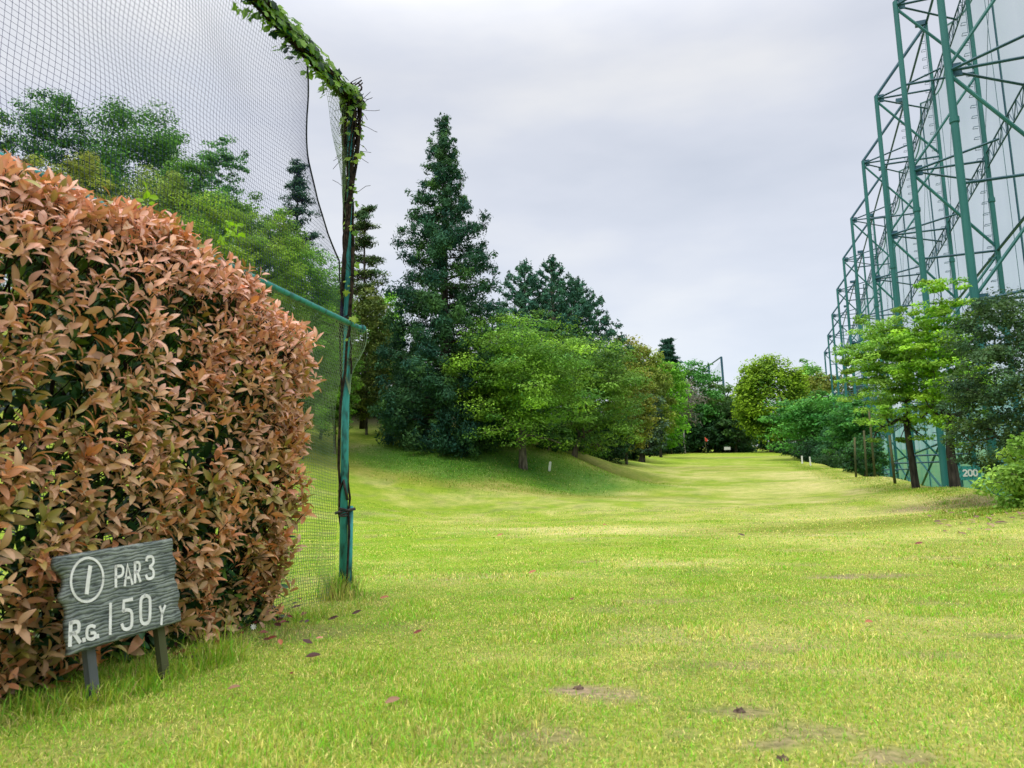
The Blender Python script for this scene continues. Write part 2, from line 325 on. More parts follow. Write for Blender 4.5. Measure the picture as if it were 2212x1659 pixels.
blade_set(qx, qy, .055, .018, 1.0, pale_k=.25, cgain=.75, thin=False)
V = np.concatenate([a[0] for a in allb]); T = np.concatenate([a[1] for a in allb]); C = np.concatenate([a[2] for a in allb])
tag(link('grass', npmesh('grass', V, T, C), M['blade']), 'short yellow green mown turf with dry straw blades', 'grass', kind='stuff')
# strip along the crest of the right-hand bank: longer fringe
allb.clear(); off = 0
n = 30000; tt = rng.rand(n); ex = np.array([gpt(*q)[0] for q in ((2230, 1096, 14), (2040, 1053, 24), (1880, 1027, 34), (1700, 996, 78))]); ey = np.array([14, 24, 34, 78.])
yy = 14+tt**1.6*60; xx = np.interp(yy, ey, ex) + rng.randn(n)*.5 - .3
blade_set(xx, yy, .045, .014, 1.1, pale_k=.5, cgain=.8, thin=False)
V = np.concatenate([a[0] for a in allb]); T = np.concatenate([a[1] for a in allb]); C = np.concatenate([a[2] for a in allb])
tag(link('long_grass', npmesh('long_grass', V, T, C), M['blade']), 'longer unmown grass fringe along the crest of the right bank', 'grass', kind='stuff')

# ---------------------------------------------------------------- trees
def leaves_np(rng, cen, rds, cols, nper, L, aspect=.55, up_b=.5, out_b=.6, shell=2.0, droop=0.0, flatb=0):
    n = len(cen)*nper; ci = np.repeat(np.arange(len(cen)), nper)
    u = rng.randn(n, 3); u /= np.linalg.norm(u, axis=1)[:, None]; r = rng.rand(n)**(1/shell)
    r *= 1+.18*np.sin(u[:, 0]*7+ci)*np.cos(u[:, 1]*6+ci*2)
    p = cen[ci] + u*r[:, None]*rds[ci]
    nm = u*out_b + np.array([0, 0, up_b]) + rng.randn(n, 3)*.45; nm /= np.linalg.norm(nm, axis=1)[:, None]+1e-9
    t = rng.randn(n, 3); t -= nm*(t*nm).sum(1)[:, None]; t[:, 2] -= droop; t /= np.linalg.norm(t, axis=1)[:, None]+1e-9
    b = np.cross(nm, t); s = (L*(.6+.8*rng.rand(n)))[:, None]*.5
    V = np.stack([p-t*s, p+b*s*aspect-nm*s*.15, p+t*s, p-b*s*aspect-nm*s*.15], 1).reshape(-1, 3)
    Fc = (np.arange(n)[:, None]*4 + np.arange(4)[None]).astype(np.int32)
    c = cols[ci]*(.72+.56*rng.rand(n, 1)); return V, Fc, np.repeat(c, 4, 0)
def envelope(rng, kind, n, c, R):
    out = []
    while len(out) < n:
        u = rng.randn(3); u /= np.linalg.norm(u)
        if kind == 'broad': u /= (np.abs(u)**2.8).sum()**(1/2.8); r = rng.uniform(.5, .88); q = u*r
        elif kind == 'layer': r = rng.uniform(.25, .93); q = u*r; q[2] = abs(q[2])*1.0 if rng.rand() < .25 else q[2]
        elif kind == 'dome': r = rng.uniform(.55, .9); q = u*r
        else: q = u*rng.uniform(.1, .9)
        out.append(c + q*R)
    return np.array(out)
def skeleton(mb, rng, base, fork, cl, r0, frac=1.0, nseg=3, sides=6):
    base = np.array(base, float); fork = np.array(fork, float)
    mid = base*.5+fork*.5 + np.array([rng.uniform(-.03, .03), 0, 0])*np.linalg.norm(fork-base)
    mb.tube([base-[0, 0, .15], base+[0, 0, .02*0], mid, fork], [r0*1.35, r0*1.15, r0*.9, r0*.8], 10)
    nodes = [(fork, r0*.75)]; order = sorted(range(len(cl)), key=lambda i: np.linalg.norm(cl[i]-fork))
    for i in order:
        if rng.rand() > frac: continue
        e = cl[i]; best = min(nodes, key=lambda nd: np.linalg.norm(nd[0]-e)*1.0 - nd[1]*2 + (2 if nd[0][2] > e[2]+.6 else 0))
        s, rs = best; r1 = max(rs*.70, .012); L = np.linalg.norm(e-s)
        P_ = [s]
        for k in range(1, nseg): P_.append(s+(e-s)*k/nseg + rng.randn(3)*L*.05 + np.array([0, 0, L*.06]))
        P_.append(e); mb.tube(P_, list(np.linspace(min(rs*.85, .2), r1*.7, nseg+1)), sides, cap=False)
        nodes += [(P_[-2], r1*.9), (e, r1*.75)]
NL = [0]; FG = 1.85
def tree(name, label, kind, cx, top, bot, hw, Y, c1, c2, seed, tx=None, nc=None, dens=6.5, L=None, mat='leaf', cat='tree', group=None, bark='bark', tr=None, asp=.55, vis=1.0, dy=0, rsc=1.0):
    rng = np.random.RandomState(seed)
    T0 = at(cx, top, Y); B0 = at(cx, bot, Y)
    if kind == 'broad' and Y > 26: B0[2] = min(B0[2], g1(B0[0], Y)+.4)
    c = (T0+B0)/2; c[1] += dy
    rz = (T0[2]-B0[2])/2; rx = hw/F*Y; R = np.array([rx, rx*.9, rz])
    b = at(tx if tx else cx, bot, Y+dy); gz = g1(b[0], b[1]); base = np.array([b[0], b[1], gz])
    if base[2] > B0[2]-.2 and kind not in ('shrub',): base[2] = gz
    if kind in ('broad', 'layer', 'dome'): rx *= 1.12; R = np.array([rx, rx*.9, rz])
    px = Y/769.0; L = L or max(.075, px*3.0)
    A = math.pi*(rx/px)*(rz/px); nl = A*dens/(.36*(L/px)**2)
    emp = empty(name, base, label, cat, group)
    mb = MB(); c1 = np.array(c1)*FG; c2 = np.array(c2)*FG
    if kind in ('broad', 'layer', 'dome', 'shrub'):
        nc = nc or {'broad': 60, 'layer': 150, 'dome': 110, 'shrub': 40}[kind]
        nc = int(2.0*nc*max(1, rz/rx*.8)) if kind == 'broad' else nc
        cl = envelope(rng, kind, nc, c, R)
        if kind == 'broad': s = min(rx, rz)*rng.uniform(.13, .30, (nc, 1))*rsc; rd = s*np.array([[1.2, 1.2, .62]])
        elif kind == 'dome': s = min(rx, rz)*rng.uniform(.15, .27, (nc, 1)); rd = s*np.array([[1.1, 1.1, .85]])
        elif kind == 'layer': s = rx*rng.uniform(.09, .22, (nc, 1))*rsc; rd = s*np.array([[1.3, 1.3, .42]])
        else: s = min(rx, rz)*rng.uniform(.25, .42, (nc, 1)); rd = s*np.array([[1.1, 1.1, .8]])
        k = rng.rand(nc, 1); hz = ((cl[:, 2]-c[2])/rz*.5+.5)[:, None]; cols = (c1*(1-k)+c2*k)*(.6+.75*rng.rand(nc, 1))
        nper = int(max(20, nl/nc)); V, Fc, C = leaves_np(rng, cl, rd, cols, nper, L, asp, .8 if kind != 'layer' else 1.0, .6, 3.2)
        if kind == 'dome':                          # pale new shoots at the outside of the crown
            ctr = V.reshape(-1, 4, 3).mean(1); q = np.linalg.norm((ctr-c)/R, axis=1); k2 = np.repeat(sst(.80, 1.03, q)*.9, 4)[:, None]; C = C*(1-k2)+c2*1.0*k2
        fork = base*.5+np.array([c[0], c[1], c[2]-rz*.75])*.5 if kind != 'shrub' else base+[0, 0, .1]
        fork = np.array([base[0]*.6+c[0]*.4, base[1]*.6+c[1]*.4, max(base[2]+.3, min(c[2]-rz*.55, base[2]+3.5))])
        skeleton(mb, rng, base, fork, cl, tr or max(.05, rx*.045), vis if nc <= 60 else vis*.7)
    elif kind == 'bare':
        cl = envelope(rng, 'x', nc or 70, c, R); cl[:, 2] = np.maximum(cl[:, 2], c[2]-rz*.6)
        fork = np.array([base[0], base[1], B0[2]+.15*rz]); skeleton(mb, rng, base, fork, cl, tr or .12, 1, 3, 5)
        for q in cl:
            for _ in range(7):
                d = rng.randn(3); d[2] = abs(d[2]); d /= np.linalg.norm(d); mb.tube([q, q+d*rz*.14, q+d*rz*.26+rng.randn(3)*.06*rz], [.02*rz/2, .014*rz/2, .007*rz/2], 3, cap=False)
        cols = np.tile(c1, (len(cl), 1)); V, Fc, C = leaves_np(rng, cl, np.full((len(cl), 3), rz*.2), cols, 12, L*.9)
    elif kind == 'pine':                            # open crown of flat needle plates
        H = rz*2; levels = nc or 8; cen = []; rds = []; topp = np.array([c[0], c[1], T0[2]-.02*H])
        lean = (base-topp); mb.tube([base-[0, 0, .2], base*.6+topp*.4+[.1, 0, 0], topp], [tr or .17, .11, .03], 8)
        for i in range(levels):
            f = (i+.3)/levels; zc = T0[2]-H*f; ax = topp*(1-f*.9)+base*f*.9*0+np.array([c[0], c[1], 0])*f*.9; ax[2] = zc
            for j in range(6):
                a = rng.uniform(0, 2*math.pi) if j > 1 else (0 if j == 0 else math.pi)+rng.uniform(-.5, .5); ln = rx*(.3+.8*f)*rng.uniform(.35, 1.12)
                e = np.array([c[0]+math.cos(a)*ln, c[1]+math.sin(a)*ln, zc+rng.uniform(-.075, .06)*H])
                mb.tube([[c[0], c[1], zc-.03*H], (e+[c[0], c[1], zc])/2*1.0 + np.array([0, 0, .01*H]) if False else [(e[0]+c[0])/2, (e[1]+c[1])/2, zc], e], [.05, .035, .015], 5, cap=False)
                for g in (1.0, .62, .35):
                    cen.append([c[0]+(e[0]-c[0])*g+rng.randn()*.1, c[1]+(e[1]-c[1])*g, zc+(e[2]-zc)*g+.02*H]); s = rx*rng.uniform(.22, .36)*(.6+.5*f); rds.append([s*1.25, s*1.1, s*.42])
        cen.append(topp); rds.append([.12*rx, .12*rx, .06*H])
        cen = np.array(cen); rds = np.array(rds); k = rng.rand(len(cen), 1); cols = (c1*(1-k)+c2*k)*(.75+.5*rng.rand(len(cen), 1))
        V, Fc, C = leaves_np(rng, cen, rds, cols, int(max(40, nl*.6/len(cen))), L*1.5, .22, .6, .3)
    elif kind in ('cedar', 'spire'):
        prof = tr if isinstance(tr, list) else [(0, .03), (.12, .27), (.35, .62), (.7, .92), (1, 1)]
        fx = [q[0] for q in prof]; fy = [q[1] for q in prof]; H = rz*2
        topp = np.array([c[0], c[1], T0[2]]); b2 = np.array([c[0], c[1], min(base[2], B0[2])])
        mb.tube([b2-[0, 0, .2], b2*.7+topp*.3, b2*.35+topp*.65, topp-[0, 0, .3]], [.30 if kind == 'cedar' else .2, .24 if kind == 'cedar' else .15, .13, .03], 10)
        cen = []; rds = []; nb = nc or 150
        for i in range(nb):
            f = ((i+.5)/nb)**.85; zc = T0[2]-H*f; a = i*2.399+rng.uniform(-.4, .4); ln = rx*np.interp(f, fx, fy)*rng.uniform(.72, 1.05)
            rise = (.10 if f < .5 else -.06)*ln if kind == 'cedar' else .38*ln
            dirv = np.array([math.cos(a), math.sin(a), 0]); s0 = np.array([c[0], c[1], zc - (.12*ln if kind == 'cedar' else .25*ln)])
            e = np.array([c[0], c[1], zc])+dirv*ln+[0, 0, rise]; mid = s0+(e-s0)*.55-[0, 0, .06*ln]
            mb.tube([s0, mid, e], [.035+.01*ln, .03, .01], 5, cap=False)
            for g in ((.45, .72, .98) if kind == 'cedar' else (.35, .6, .82, 1.0)):
                pnt = s0*(1-g)**2 + 2*mid*g*(1-g) + e*g*g; s = (.26+.13*ln)*rng.uniform(.6, 1.25) if kind == 'cedar' else (.17+.10*ln)*rng.uniform(.7, 1.1)
                s = min(s, .22+.5*ln)
                cen.append(pnt+rng.randn(3)*.12*s); rds.append([s, s, s*(.85 if kind == 'cedar' else .6)])
                if kind == 'cedar': cen.append(pnt+rng.randn(3)*.8*s); rds.append([s*.6, s*.6, s*.55])
                elif g == 1.0: cen.append(pnt+[0, 0, s*.8]); rds.append([s*.25, s*.25, s*1.7])
        if kind == 'spire':
            for q in range(4): cen.append(topp-[0, 0, .25*q]); rds.append([.10+.05*q, .10+.05*q, .3])
        cen = np.array(cen); rds = np.array(rds); k = rng.rand(len(cen), 1)**1.5; cols = (c1*(1-k)+c2*k)*(.7+.55*rng.rand(len(cen), 1))
        area = (rds[:, 0]**2).sum(); nper = np.maximum(6, (nl*rds[:, 0]**2/area)).astype(int)
        ks = np.unique(nper//12*12+6); Vs = []; Fs = []; Cs = []; o_ = 0
        for kk in ks:
            sel = (nper//12*12+6) == kk; v, f_, c_ = leaves_np(rng, cen[sel], rds[sel], cols[sel], int(kk), L*1.25, .34, .3, .7, 1.6, .3)
            Vs.append(v); Fs.append(f_+o_); Cs.append(c_); o_ += len(v)
        V = np.concatenate(Vs); Fc = np.concatenate(Fs); C = np.concatenate(Cs)
    NL[0] += len(Fc)
    mb.build('trunk', M[bark], emp, True)
    link('crown', npmesh('crown', V, Fc, C), M[mat], emp)
    return emp
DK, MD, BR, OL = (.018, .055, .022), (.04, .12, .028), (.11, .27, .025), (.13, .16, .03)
CEDP = [(0, .03), (.055, .08), (.085, .09), (.10, .24), (.17, .31), (.22, .32), (.30, .48), (.40, .66), (.50, .70), (.60, .84), (.72, .95), (.85, .93), (1, .75)]
tree('cedar_tree', 'tall dark conical cedar tree, the tallest tree, standing on the mound', 'cedar', 960, 252, 975, 152, 38, (.014, .048, .034), (.045, .10, .026), 1, nc=150, tr=CEDP, mat='needle', bark='darkbark', dens=8.5)
tree('cherry_tree', 'spreading light green tree with forked pale trunk on the mound beside the cedar', 'layer', 1128, 655, 1000, 168, 36.5, (.05, .13, .025), (.16, .28, .03), 2, tx=1130, nc=340, dens=5.5, tr=.2, L=.13)
tree('cherry_tree', 'wide layered light green tree at the right end of the mound, branches reaching low', 'layer', 1272, 712, 1012, 130, 43, (.05, .12, .025), (.13, .225, .03), 3, tx=1240, nc=340, dens=5.5, L=.15)
tree('young_cypress', 'mid green bushy cypress against the left foot of the tall cedar', 'broad', 880, 830, 965, 60, 41, (.045, .13, .03), (.08, .17, .03), 4, nc=70)
tree('young_cypress', 'dark green bushy cypress left of the cedar, above the grass terrace', 'broad', 835, 690, 900, 52, 47, (.03, .10, .03), (.06, .14, .03), 5, nc=70)
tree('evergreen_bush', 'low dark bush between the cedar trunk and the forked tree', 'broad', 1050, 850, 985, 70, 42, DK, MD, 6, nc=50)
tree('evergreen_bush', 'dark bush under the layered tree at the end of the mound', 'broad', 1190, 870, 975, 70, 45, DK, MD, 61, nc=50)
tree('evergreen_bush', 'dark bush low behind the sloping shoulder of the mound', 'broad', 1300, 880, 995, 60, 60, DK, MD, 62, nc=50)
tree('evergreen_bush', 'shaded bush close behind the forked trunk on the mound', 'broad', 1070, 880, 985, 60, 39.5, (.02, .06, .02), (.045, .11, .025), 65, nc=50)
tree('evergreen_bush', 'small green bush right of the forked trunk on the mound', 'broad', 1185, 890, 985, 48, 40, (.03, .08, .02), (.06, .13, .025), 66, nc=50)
tree('spire_pine', 'pointed blue green pine, left of the pair of spires behind the mound', 'spire', 1135, 566, 830, 108, 56, (.03, .085, .055), (.05, .12, .06), 7, nc=90, mat='needle')
tree('spire_pine', 'pointed blue green pine with the sharpest tip, middle of the three behind the mound', 'spire', 1194, 557, 850, 112, 54, (.022, .07, .045), (.04, .10, .05), 8, nc=100, mat='needle')
tree('spire_pine', 'broad dark pine sloping down to the right, behind the light green layered tree', 'spire', 1248, 605, 840, 125, 57, (.02, .06, .045), (.035, .09, .045), 9, nc=100, mat='needle', tr=[(0, .03), (.2, .4), (.6, .8), (1, 1)])
# left hillside, seen through the net
tree('broadleaf_tree', 'dark green tree whose crown stands highest at the far left behind the net', 'broad', 110, 160, 420, 84, 34, (.035, .10, .028), (.06, .15, .03), 10, nc=70, dens=5)
tree('broadleaf_tree', 'large dark green tree with a rounded double crown, seen through the net', 'broad', 292, 190, 480, 120, 36, (.04, .115, .025), (.075, .17, .03), 11, nc=90, dens=5.5)
tree('umbrella_tree', 'airy pale green tree with a thin domed top behind the net', 'layer', 478, 284, 450, 62, 42, (.06, .15, .05), (.10, .22, .06), 12, nc=80, dens=3)
tree('broadleaf_tree', 'round blue green tree just below the airy domed tree', 'broad', 462, 345, 520, 64, 34, (.035, .12, .03), (.06, .16, .03), 13, nc=60)
tree('broadleaf_tree', 'tree cut off by the left edge of the picture above the hedge', 'broad', -15, 210, 460, 42, 33, (.06, .14, .03), (.10, .17, .04), 14, nc=40)
G = 'bamboo and olive green trees on the hillside behind the net'
for i, (cx, tp, bt, hw, Y, c1, c2, lab) in enumerate([
    (150, 295, 560, 115, 28, OL, (.18, .20, .04), 'olive yellow bamboo clump above the left part of the hedge'),
    (345, 340, 600, 110, 28.5, (.08, .15, .03), (.16, .20, .04), 'olive green bamboo clump under the large double crowned tree'),
    (45, 330, 600, 75, 26, (.10, .12, .03), (.16, .15, .05), 'brownish olive clump at the left edge above the hedge'),
    (440, 395, 700, 108, 26.5, (.09, .18, .02), (.17, .24, .03), 'yellow green bamboo clump behind the middle of the net'),
    (560, 430, 820, 104, 29, (.09, .17, .02), (.15, .235, .025), 'bright green bamboo clump left of the black pine'),
    (655, 505, 860, 92, 31, (.07, .165, .02), (.12, .23, .025), 'bright green leafy clump directly left of the post through the net'),
    (725, 600, 880, 58, 34, (.06, .15, .02), (.11, .20, .025), 'green leafy clump right behind the teal post')]):
    tree('bamboo_clump', lab, 'broad', cx, tp, bt, hw, Y, c1, c2, 20+i, nc=80, cat='bamboo', group=G, asp=.35, dens=6, rsc=.8)
tree('black_pine', 'dark pine with flat needle plates seen through the right part of the net', 'pine', 640, 357, 610, 62, 39, (.02, .06, .035), (.04, .09, .04), 30, mat='needle', bark='darkbark')
tree('black_pine', 'tiered olive green pine just right of the vine covered post', 'pine', 785, 452, 720, 62, 43, (.03, .07, .03), (.08, .11, .03), 31, mat='needle', bark='darkbark', dens=8)
tree('broadleaf_tree', 'brownish olive tree between the post and the cedar', 'broad', 792, 606, 900, 52, 40.5, (.06, .10, .025), (.12, .145, .03), 32, nc=80)
tree('broadleaf_tree', 'bright yellow green tree peeking out left of the cedar', 'broad', 832, 612, 760, 42, 54, (.12, .26, .03), (.17, .33, .03), 33, nc=40)
tree('broadleaf_tree', 'dark green tree at the edge of the grass terrace right of the post', 'broad', 772, 735, 910, 62, 48, (.03, .08, .02), (.09, .13, .025), 34, nc=60)
tree('broadleaf_tree', 'dark green tree behind the lower net, beside the hedge', 'broad', 690, 720, 930, 62, 46, (.025, .075, .02), (.06, .12, .03), 35, nc=60)
tree('broadleaf_tree', 'shaded green tree behind the hedge end', 'broad', 600, 690, 940, 82, 44, (.025, .075, .02), (.06, .14, .03), 36, nc=60)
tree('broadleaf_tree', 'dark filler tree low behind the black pine', 'broad', 700, 600, 850, 60, 50, DK, MD, 37, nc=60)
tree('broadleaf_tree', 'deep green tree low behind the cedar', 'broad', 930, 740, 950, 90, 56, DK, MD, 38, nc=60)
for i, (cx, tp, bt, hw, Y, c1, c2, lab) in enumerate([
    (400, 300, 640, 68, 34, (.05, .13, .03), (.09, .18, .03), 'green tree between the double crowned tree and the airy domed tree'),
    (510, 375, 700, 84, 32, (.06, .14, .025), (.11, .19, .03), 'leafy green tree under the airy domed tree'),
    (605, 430, 760, 74, 34, (.06, .14, .025), (.11, .19, .03), 'green tree filling the slope behind the bright bamboo'),
    (695, 570, 850, 55, 37, (.04, .12, .03), (.08, .18, .03), 'darker green tree below the plated pine near the post'),
    (1385, 735, 960, 68, 92, (.10, .15, .03), (.16, .20, .03), 'olive green tree top right of the yellow brown tree'),
    (1455, 778, 970, 58, 130, (.05, .14, .03), (.09, .20, .03), 'round green tree directly behind the leafless grey tree'),
    (1550, 812, 975, 52, 138, (.05, .11, .03), (.09, .15, .03), 'dull green tree under the distant net poles'),
    (1610, 842, 970, 42, 145, (.06, .10, .03), (.11, .15, .04), 'low olive tree between the distant net and the domed tree'),
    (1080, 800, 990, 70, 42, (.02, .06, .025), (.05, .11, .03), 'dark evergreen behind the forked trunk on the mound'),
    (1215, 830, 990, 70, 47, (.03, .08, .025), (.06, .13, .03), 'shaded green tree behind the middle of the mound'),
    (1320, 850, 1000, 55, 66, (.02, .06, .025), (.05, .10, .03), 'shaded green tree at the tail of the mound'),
    (215, 290, 520, 60, 38, (.04, .11, .03), (.08, .16, .03), 'green tree filling the gap between the two tallest crowns')]):
    tree('broadleaf_tree', lab, 'broad', cx, tp, bt, hw, Y, c1, c2, 80+i, nc=60)
# beyond the fairway, centre
tree('autumnal_tree', 'yellow brown tree right behind the layered tree', 'broad', 1352, 712, 965, 58, 62, (.10, .145, .025), (.18, .175, .03), 40, nc=90)
tree('broadleaf_tree', 'bright green tree below the small far pine', 'broad', 1425, 760, 930, 60, 96, (.08, .21, .02), (.16, .34, .03), 41, nc=80)
tree('far_pine', 'small dark pine rising above the tree line in the centre', 'pine', 1443, 736, 812, 30, 118, (.02, .06, .04), (.03, .08, .05), 42, mat='needle', dens=9)
tree('broadleaf_tree', 'mid green tree left of the distant net poles', 'broad', 1505, 772, 930, 52, 130, (.04, .13, .03), (.07, .20, .04), 43, nc=80)
tree('bare_tree', 'leafless grey tree with fine twigs in front of the central wood', 'bare', 1478, 806, 940, 58, 122, (.14, .13, .10), OL, 44, bark='palebark')
tree('dark_conifer', 'dull dark green conifer with its trunk on the left side of the green', 'broad', 1398, 835, 990, 42, 76, (.03, .055, .035), (.05, .085, .04), 45, tx=1386, nc=70, mat='needle', bark='darkbark', tr=.3)
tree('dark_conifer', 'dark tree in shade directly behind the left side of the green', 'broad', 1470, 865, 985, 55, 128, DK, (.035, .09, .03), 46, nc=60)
tree('broadleaf_tree', 'olive tree with thin branches below the distant net', 'layer', 1545, 828, 975, 58, 132, (.045, .09, .03), (.09, .14, .03), 47, nc=80, dens=7, vis=1)
tree('broadleaf_tree', 'dark green tree left of the bright domed tree', 'broad', 1590, 850, 975, 45, 128, (.025, .07, .03), (.06, .12, .03), 48, nc=60)
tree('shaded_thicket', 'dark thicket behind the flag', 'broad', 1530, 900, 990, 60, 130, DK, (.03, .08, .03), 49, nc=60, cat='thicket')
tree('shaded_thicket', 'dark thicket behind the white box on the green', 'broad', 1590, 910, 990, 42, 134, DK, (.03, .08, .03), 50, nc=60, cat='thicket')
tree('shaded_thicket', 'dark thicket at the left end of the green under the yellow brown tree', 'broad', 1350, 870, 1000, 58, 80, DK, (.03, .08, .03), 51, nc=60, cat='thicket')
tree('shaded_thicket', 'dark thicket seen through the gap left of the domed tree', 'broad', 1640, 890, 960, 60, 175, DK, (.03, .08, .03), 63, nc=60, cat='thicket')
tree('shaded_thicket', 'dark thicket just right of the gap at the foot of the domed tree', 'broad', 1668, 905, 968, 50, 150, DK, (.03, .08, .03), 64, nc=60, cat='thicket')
tree('domed_tree', 'large domed tree with chartreuse new leaves beside the gap', 'dome', 1666, 762, 968, 76, 118, (.022, .075, .012), (.155, .25, .015), 52, nc=320, dens=13)
tree('broadleaf_tree', 'pale green tree top showing over the right of the domed tree', 'broad', 1752, 764, 900, 42, 138, (.10, .24, .05), (.15, .30, .06), 53, nc=50)
tree('broadleaf_tree', 'olive brown tree behind the layered tree right of the dome', 'broad', 1775, 790, 930, 58, 122, (.09, .13, .03), (.17, .19, .03), 54, nc=80)
tree('broadleaf_tree', 'olive tree at the foot of the farthest towers', 'broad', 1850, 800, 940, 48, 128, (.06, .10, .03), (.12, .15, .03), 55, nc=60)
tree('layered_tree', 'wide green tree with horizontal tiers at the right of the green', 'layer', 1756, 838, 992, 106, 80, (.035, .14, .03), (.08, .22, .035), 56, nc=260, dens=7)
tree('layered_tree', 'green tiered tree between the timber posts and the wide tiered tree', 'layer', 1842, 852, 1015, 68, 58, (.03, .12, .03), (.07, .19, .035), 57, nc=200, dens=7)
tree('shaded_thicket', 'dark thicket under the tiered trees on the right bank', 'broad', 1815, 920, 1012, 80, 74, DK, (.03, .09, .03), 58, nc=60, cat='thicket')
tree('evergreen_bush', 'dark bush behind the timber posts', 'broad', 1870, 935, 1030, 45, 46, DK, MD, 59, nc=60)
# right foreground
tree('ash_tree', 'light green tree with slanting dark trunk, its sprays reaching left over the bank', 'layer', 1935, 640, 985, 112, 27, (.11, .23, .035), (.22, .35, .06), 70, tx=1972, nc=270, dens=6, L=.11, tr=.12, bark='darkbark', rsc=.8)
tree('ash_tree', 'tallest light green tree with forked trunk in front of the steel towers', 'layer', 2045, 575, 1000, 95, 25, (.11, .24, .03), (.22, .36, .03), 71, tx=2058, nc=260, dens=6, L=.11, tr=.15, bark='darkbark', rsc=.9)
tree('dark_evergreen', 'dense dark evergreen tree at the right edge', 'broad', 2210, 612, 1065, 150, 19, (.03, .07, .035), (.06, .10, .03), 72, tx=2235, nc=130, dens=6.5, L=.085, tr=.18, bark='darkbark', rsc=.75)
tree('leafy_shrub', 'pale green large leaved shrub below the dark evergreen at the right edge', 'shrub', 2222, 945, 1150, 96, 15, (.10, .20, .03), (.20, .30, .05), 73, nc=50, dens=8, L=.10, cat='shrub', asp=.6)

def undergrowth(name, label, line, h, w_, n, L, c1, c2, seed):
    rng = np.random.RandomState(seed); A_ = np.array([at(*q)[:2] for q in line]); sg = np.linalg.norm(np.diff(A_, axis=0), axis=1); cs = np.r_[0, np.cumsum(sg)]
    m_ = int(cs[-1]/1.1)+2; s = rng.rand(m_)*cs[-1]; x = np.interp(s, cs, A_[:, 0])+rng.randn(m_)*w_*.35; y = np.interp(s, cs, A_[:, 1])+np.abs(rng.randn(m_))*w_
    hh = h*rng.uniform(.35, 1, m_); cen = np.stack([x, y, gh(x, y)+hh*.45], 1); rd = np.stack([h*.45*np.ones(m_), h*.45*np.ones(m_), hh*.6], 1); k = rng.rand(m_, 1)
    V, Fc, C = leaves_np(rng, cen, rd, (np.array(c1)*(1-k)+np.array(c2)*k), int(n/m_), L, .6)
    tag(link(name, npmesh(name, V, Fc, C), M['leaf']), label, 'undergrowth', kind='stuff')
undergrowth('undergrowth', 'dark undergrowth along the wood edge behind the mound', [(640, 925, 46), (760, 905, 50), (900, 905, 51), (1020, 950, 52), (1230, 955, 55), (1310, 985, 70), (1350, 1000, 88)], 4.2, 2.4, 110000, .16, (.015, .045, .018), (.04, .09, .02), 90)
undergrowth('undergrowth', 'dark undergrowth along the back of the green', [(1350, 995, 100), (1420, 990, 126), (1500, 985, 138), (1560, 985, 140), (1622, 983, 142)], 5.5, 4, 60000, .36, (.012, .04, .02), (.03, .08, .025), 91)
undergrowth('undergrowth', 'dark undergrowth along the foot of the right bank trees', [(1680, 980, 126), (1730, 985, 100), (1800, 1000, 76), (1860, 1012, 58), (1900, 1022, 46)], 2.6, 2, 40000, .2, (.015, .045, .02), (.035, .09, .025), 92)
undergrowth('undergrowth', 'undergrowth on the left hillside behind the net', [(-300, 900, 24), (100, 900, 28), (400, 900, 34), (600, 900, 42)], 3.5, 4, 60000, .18, (.02, .055, .018), (.06, .12, .025), 93)

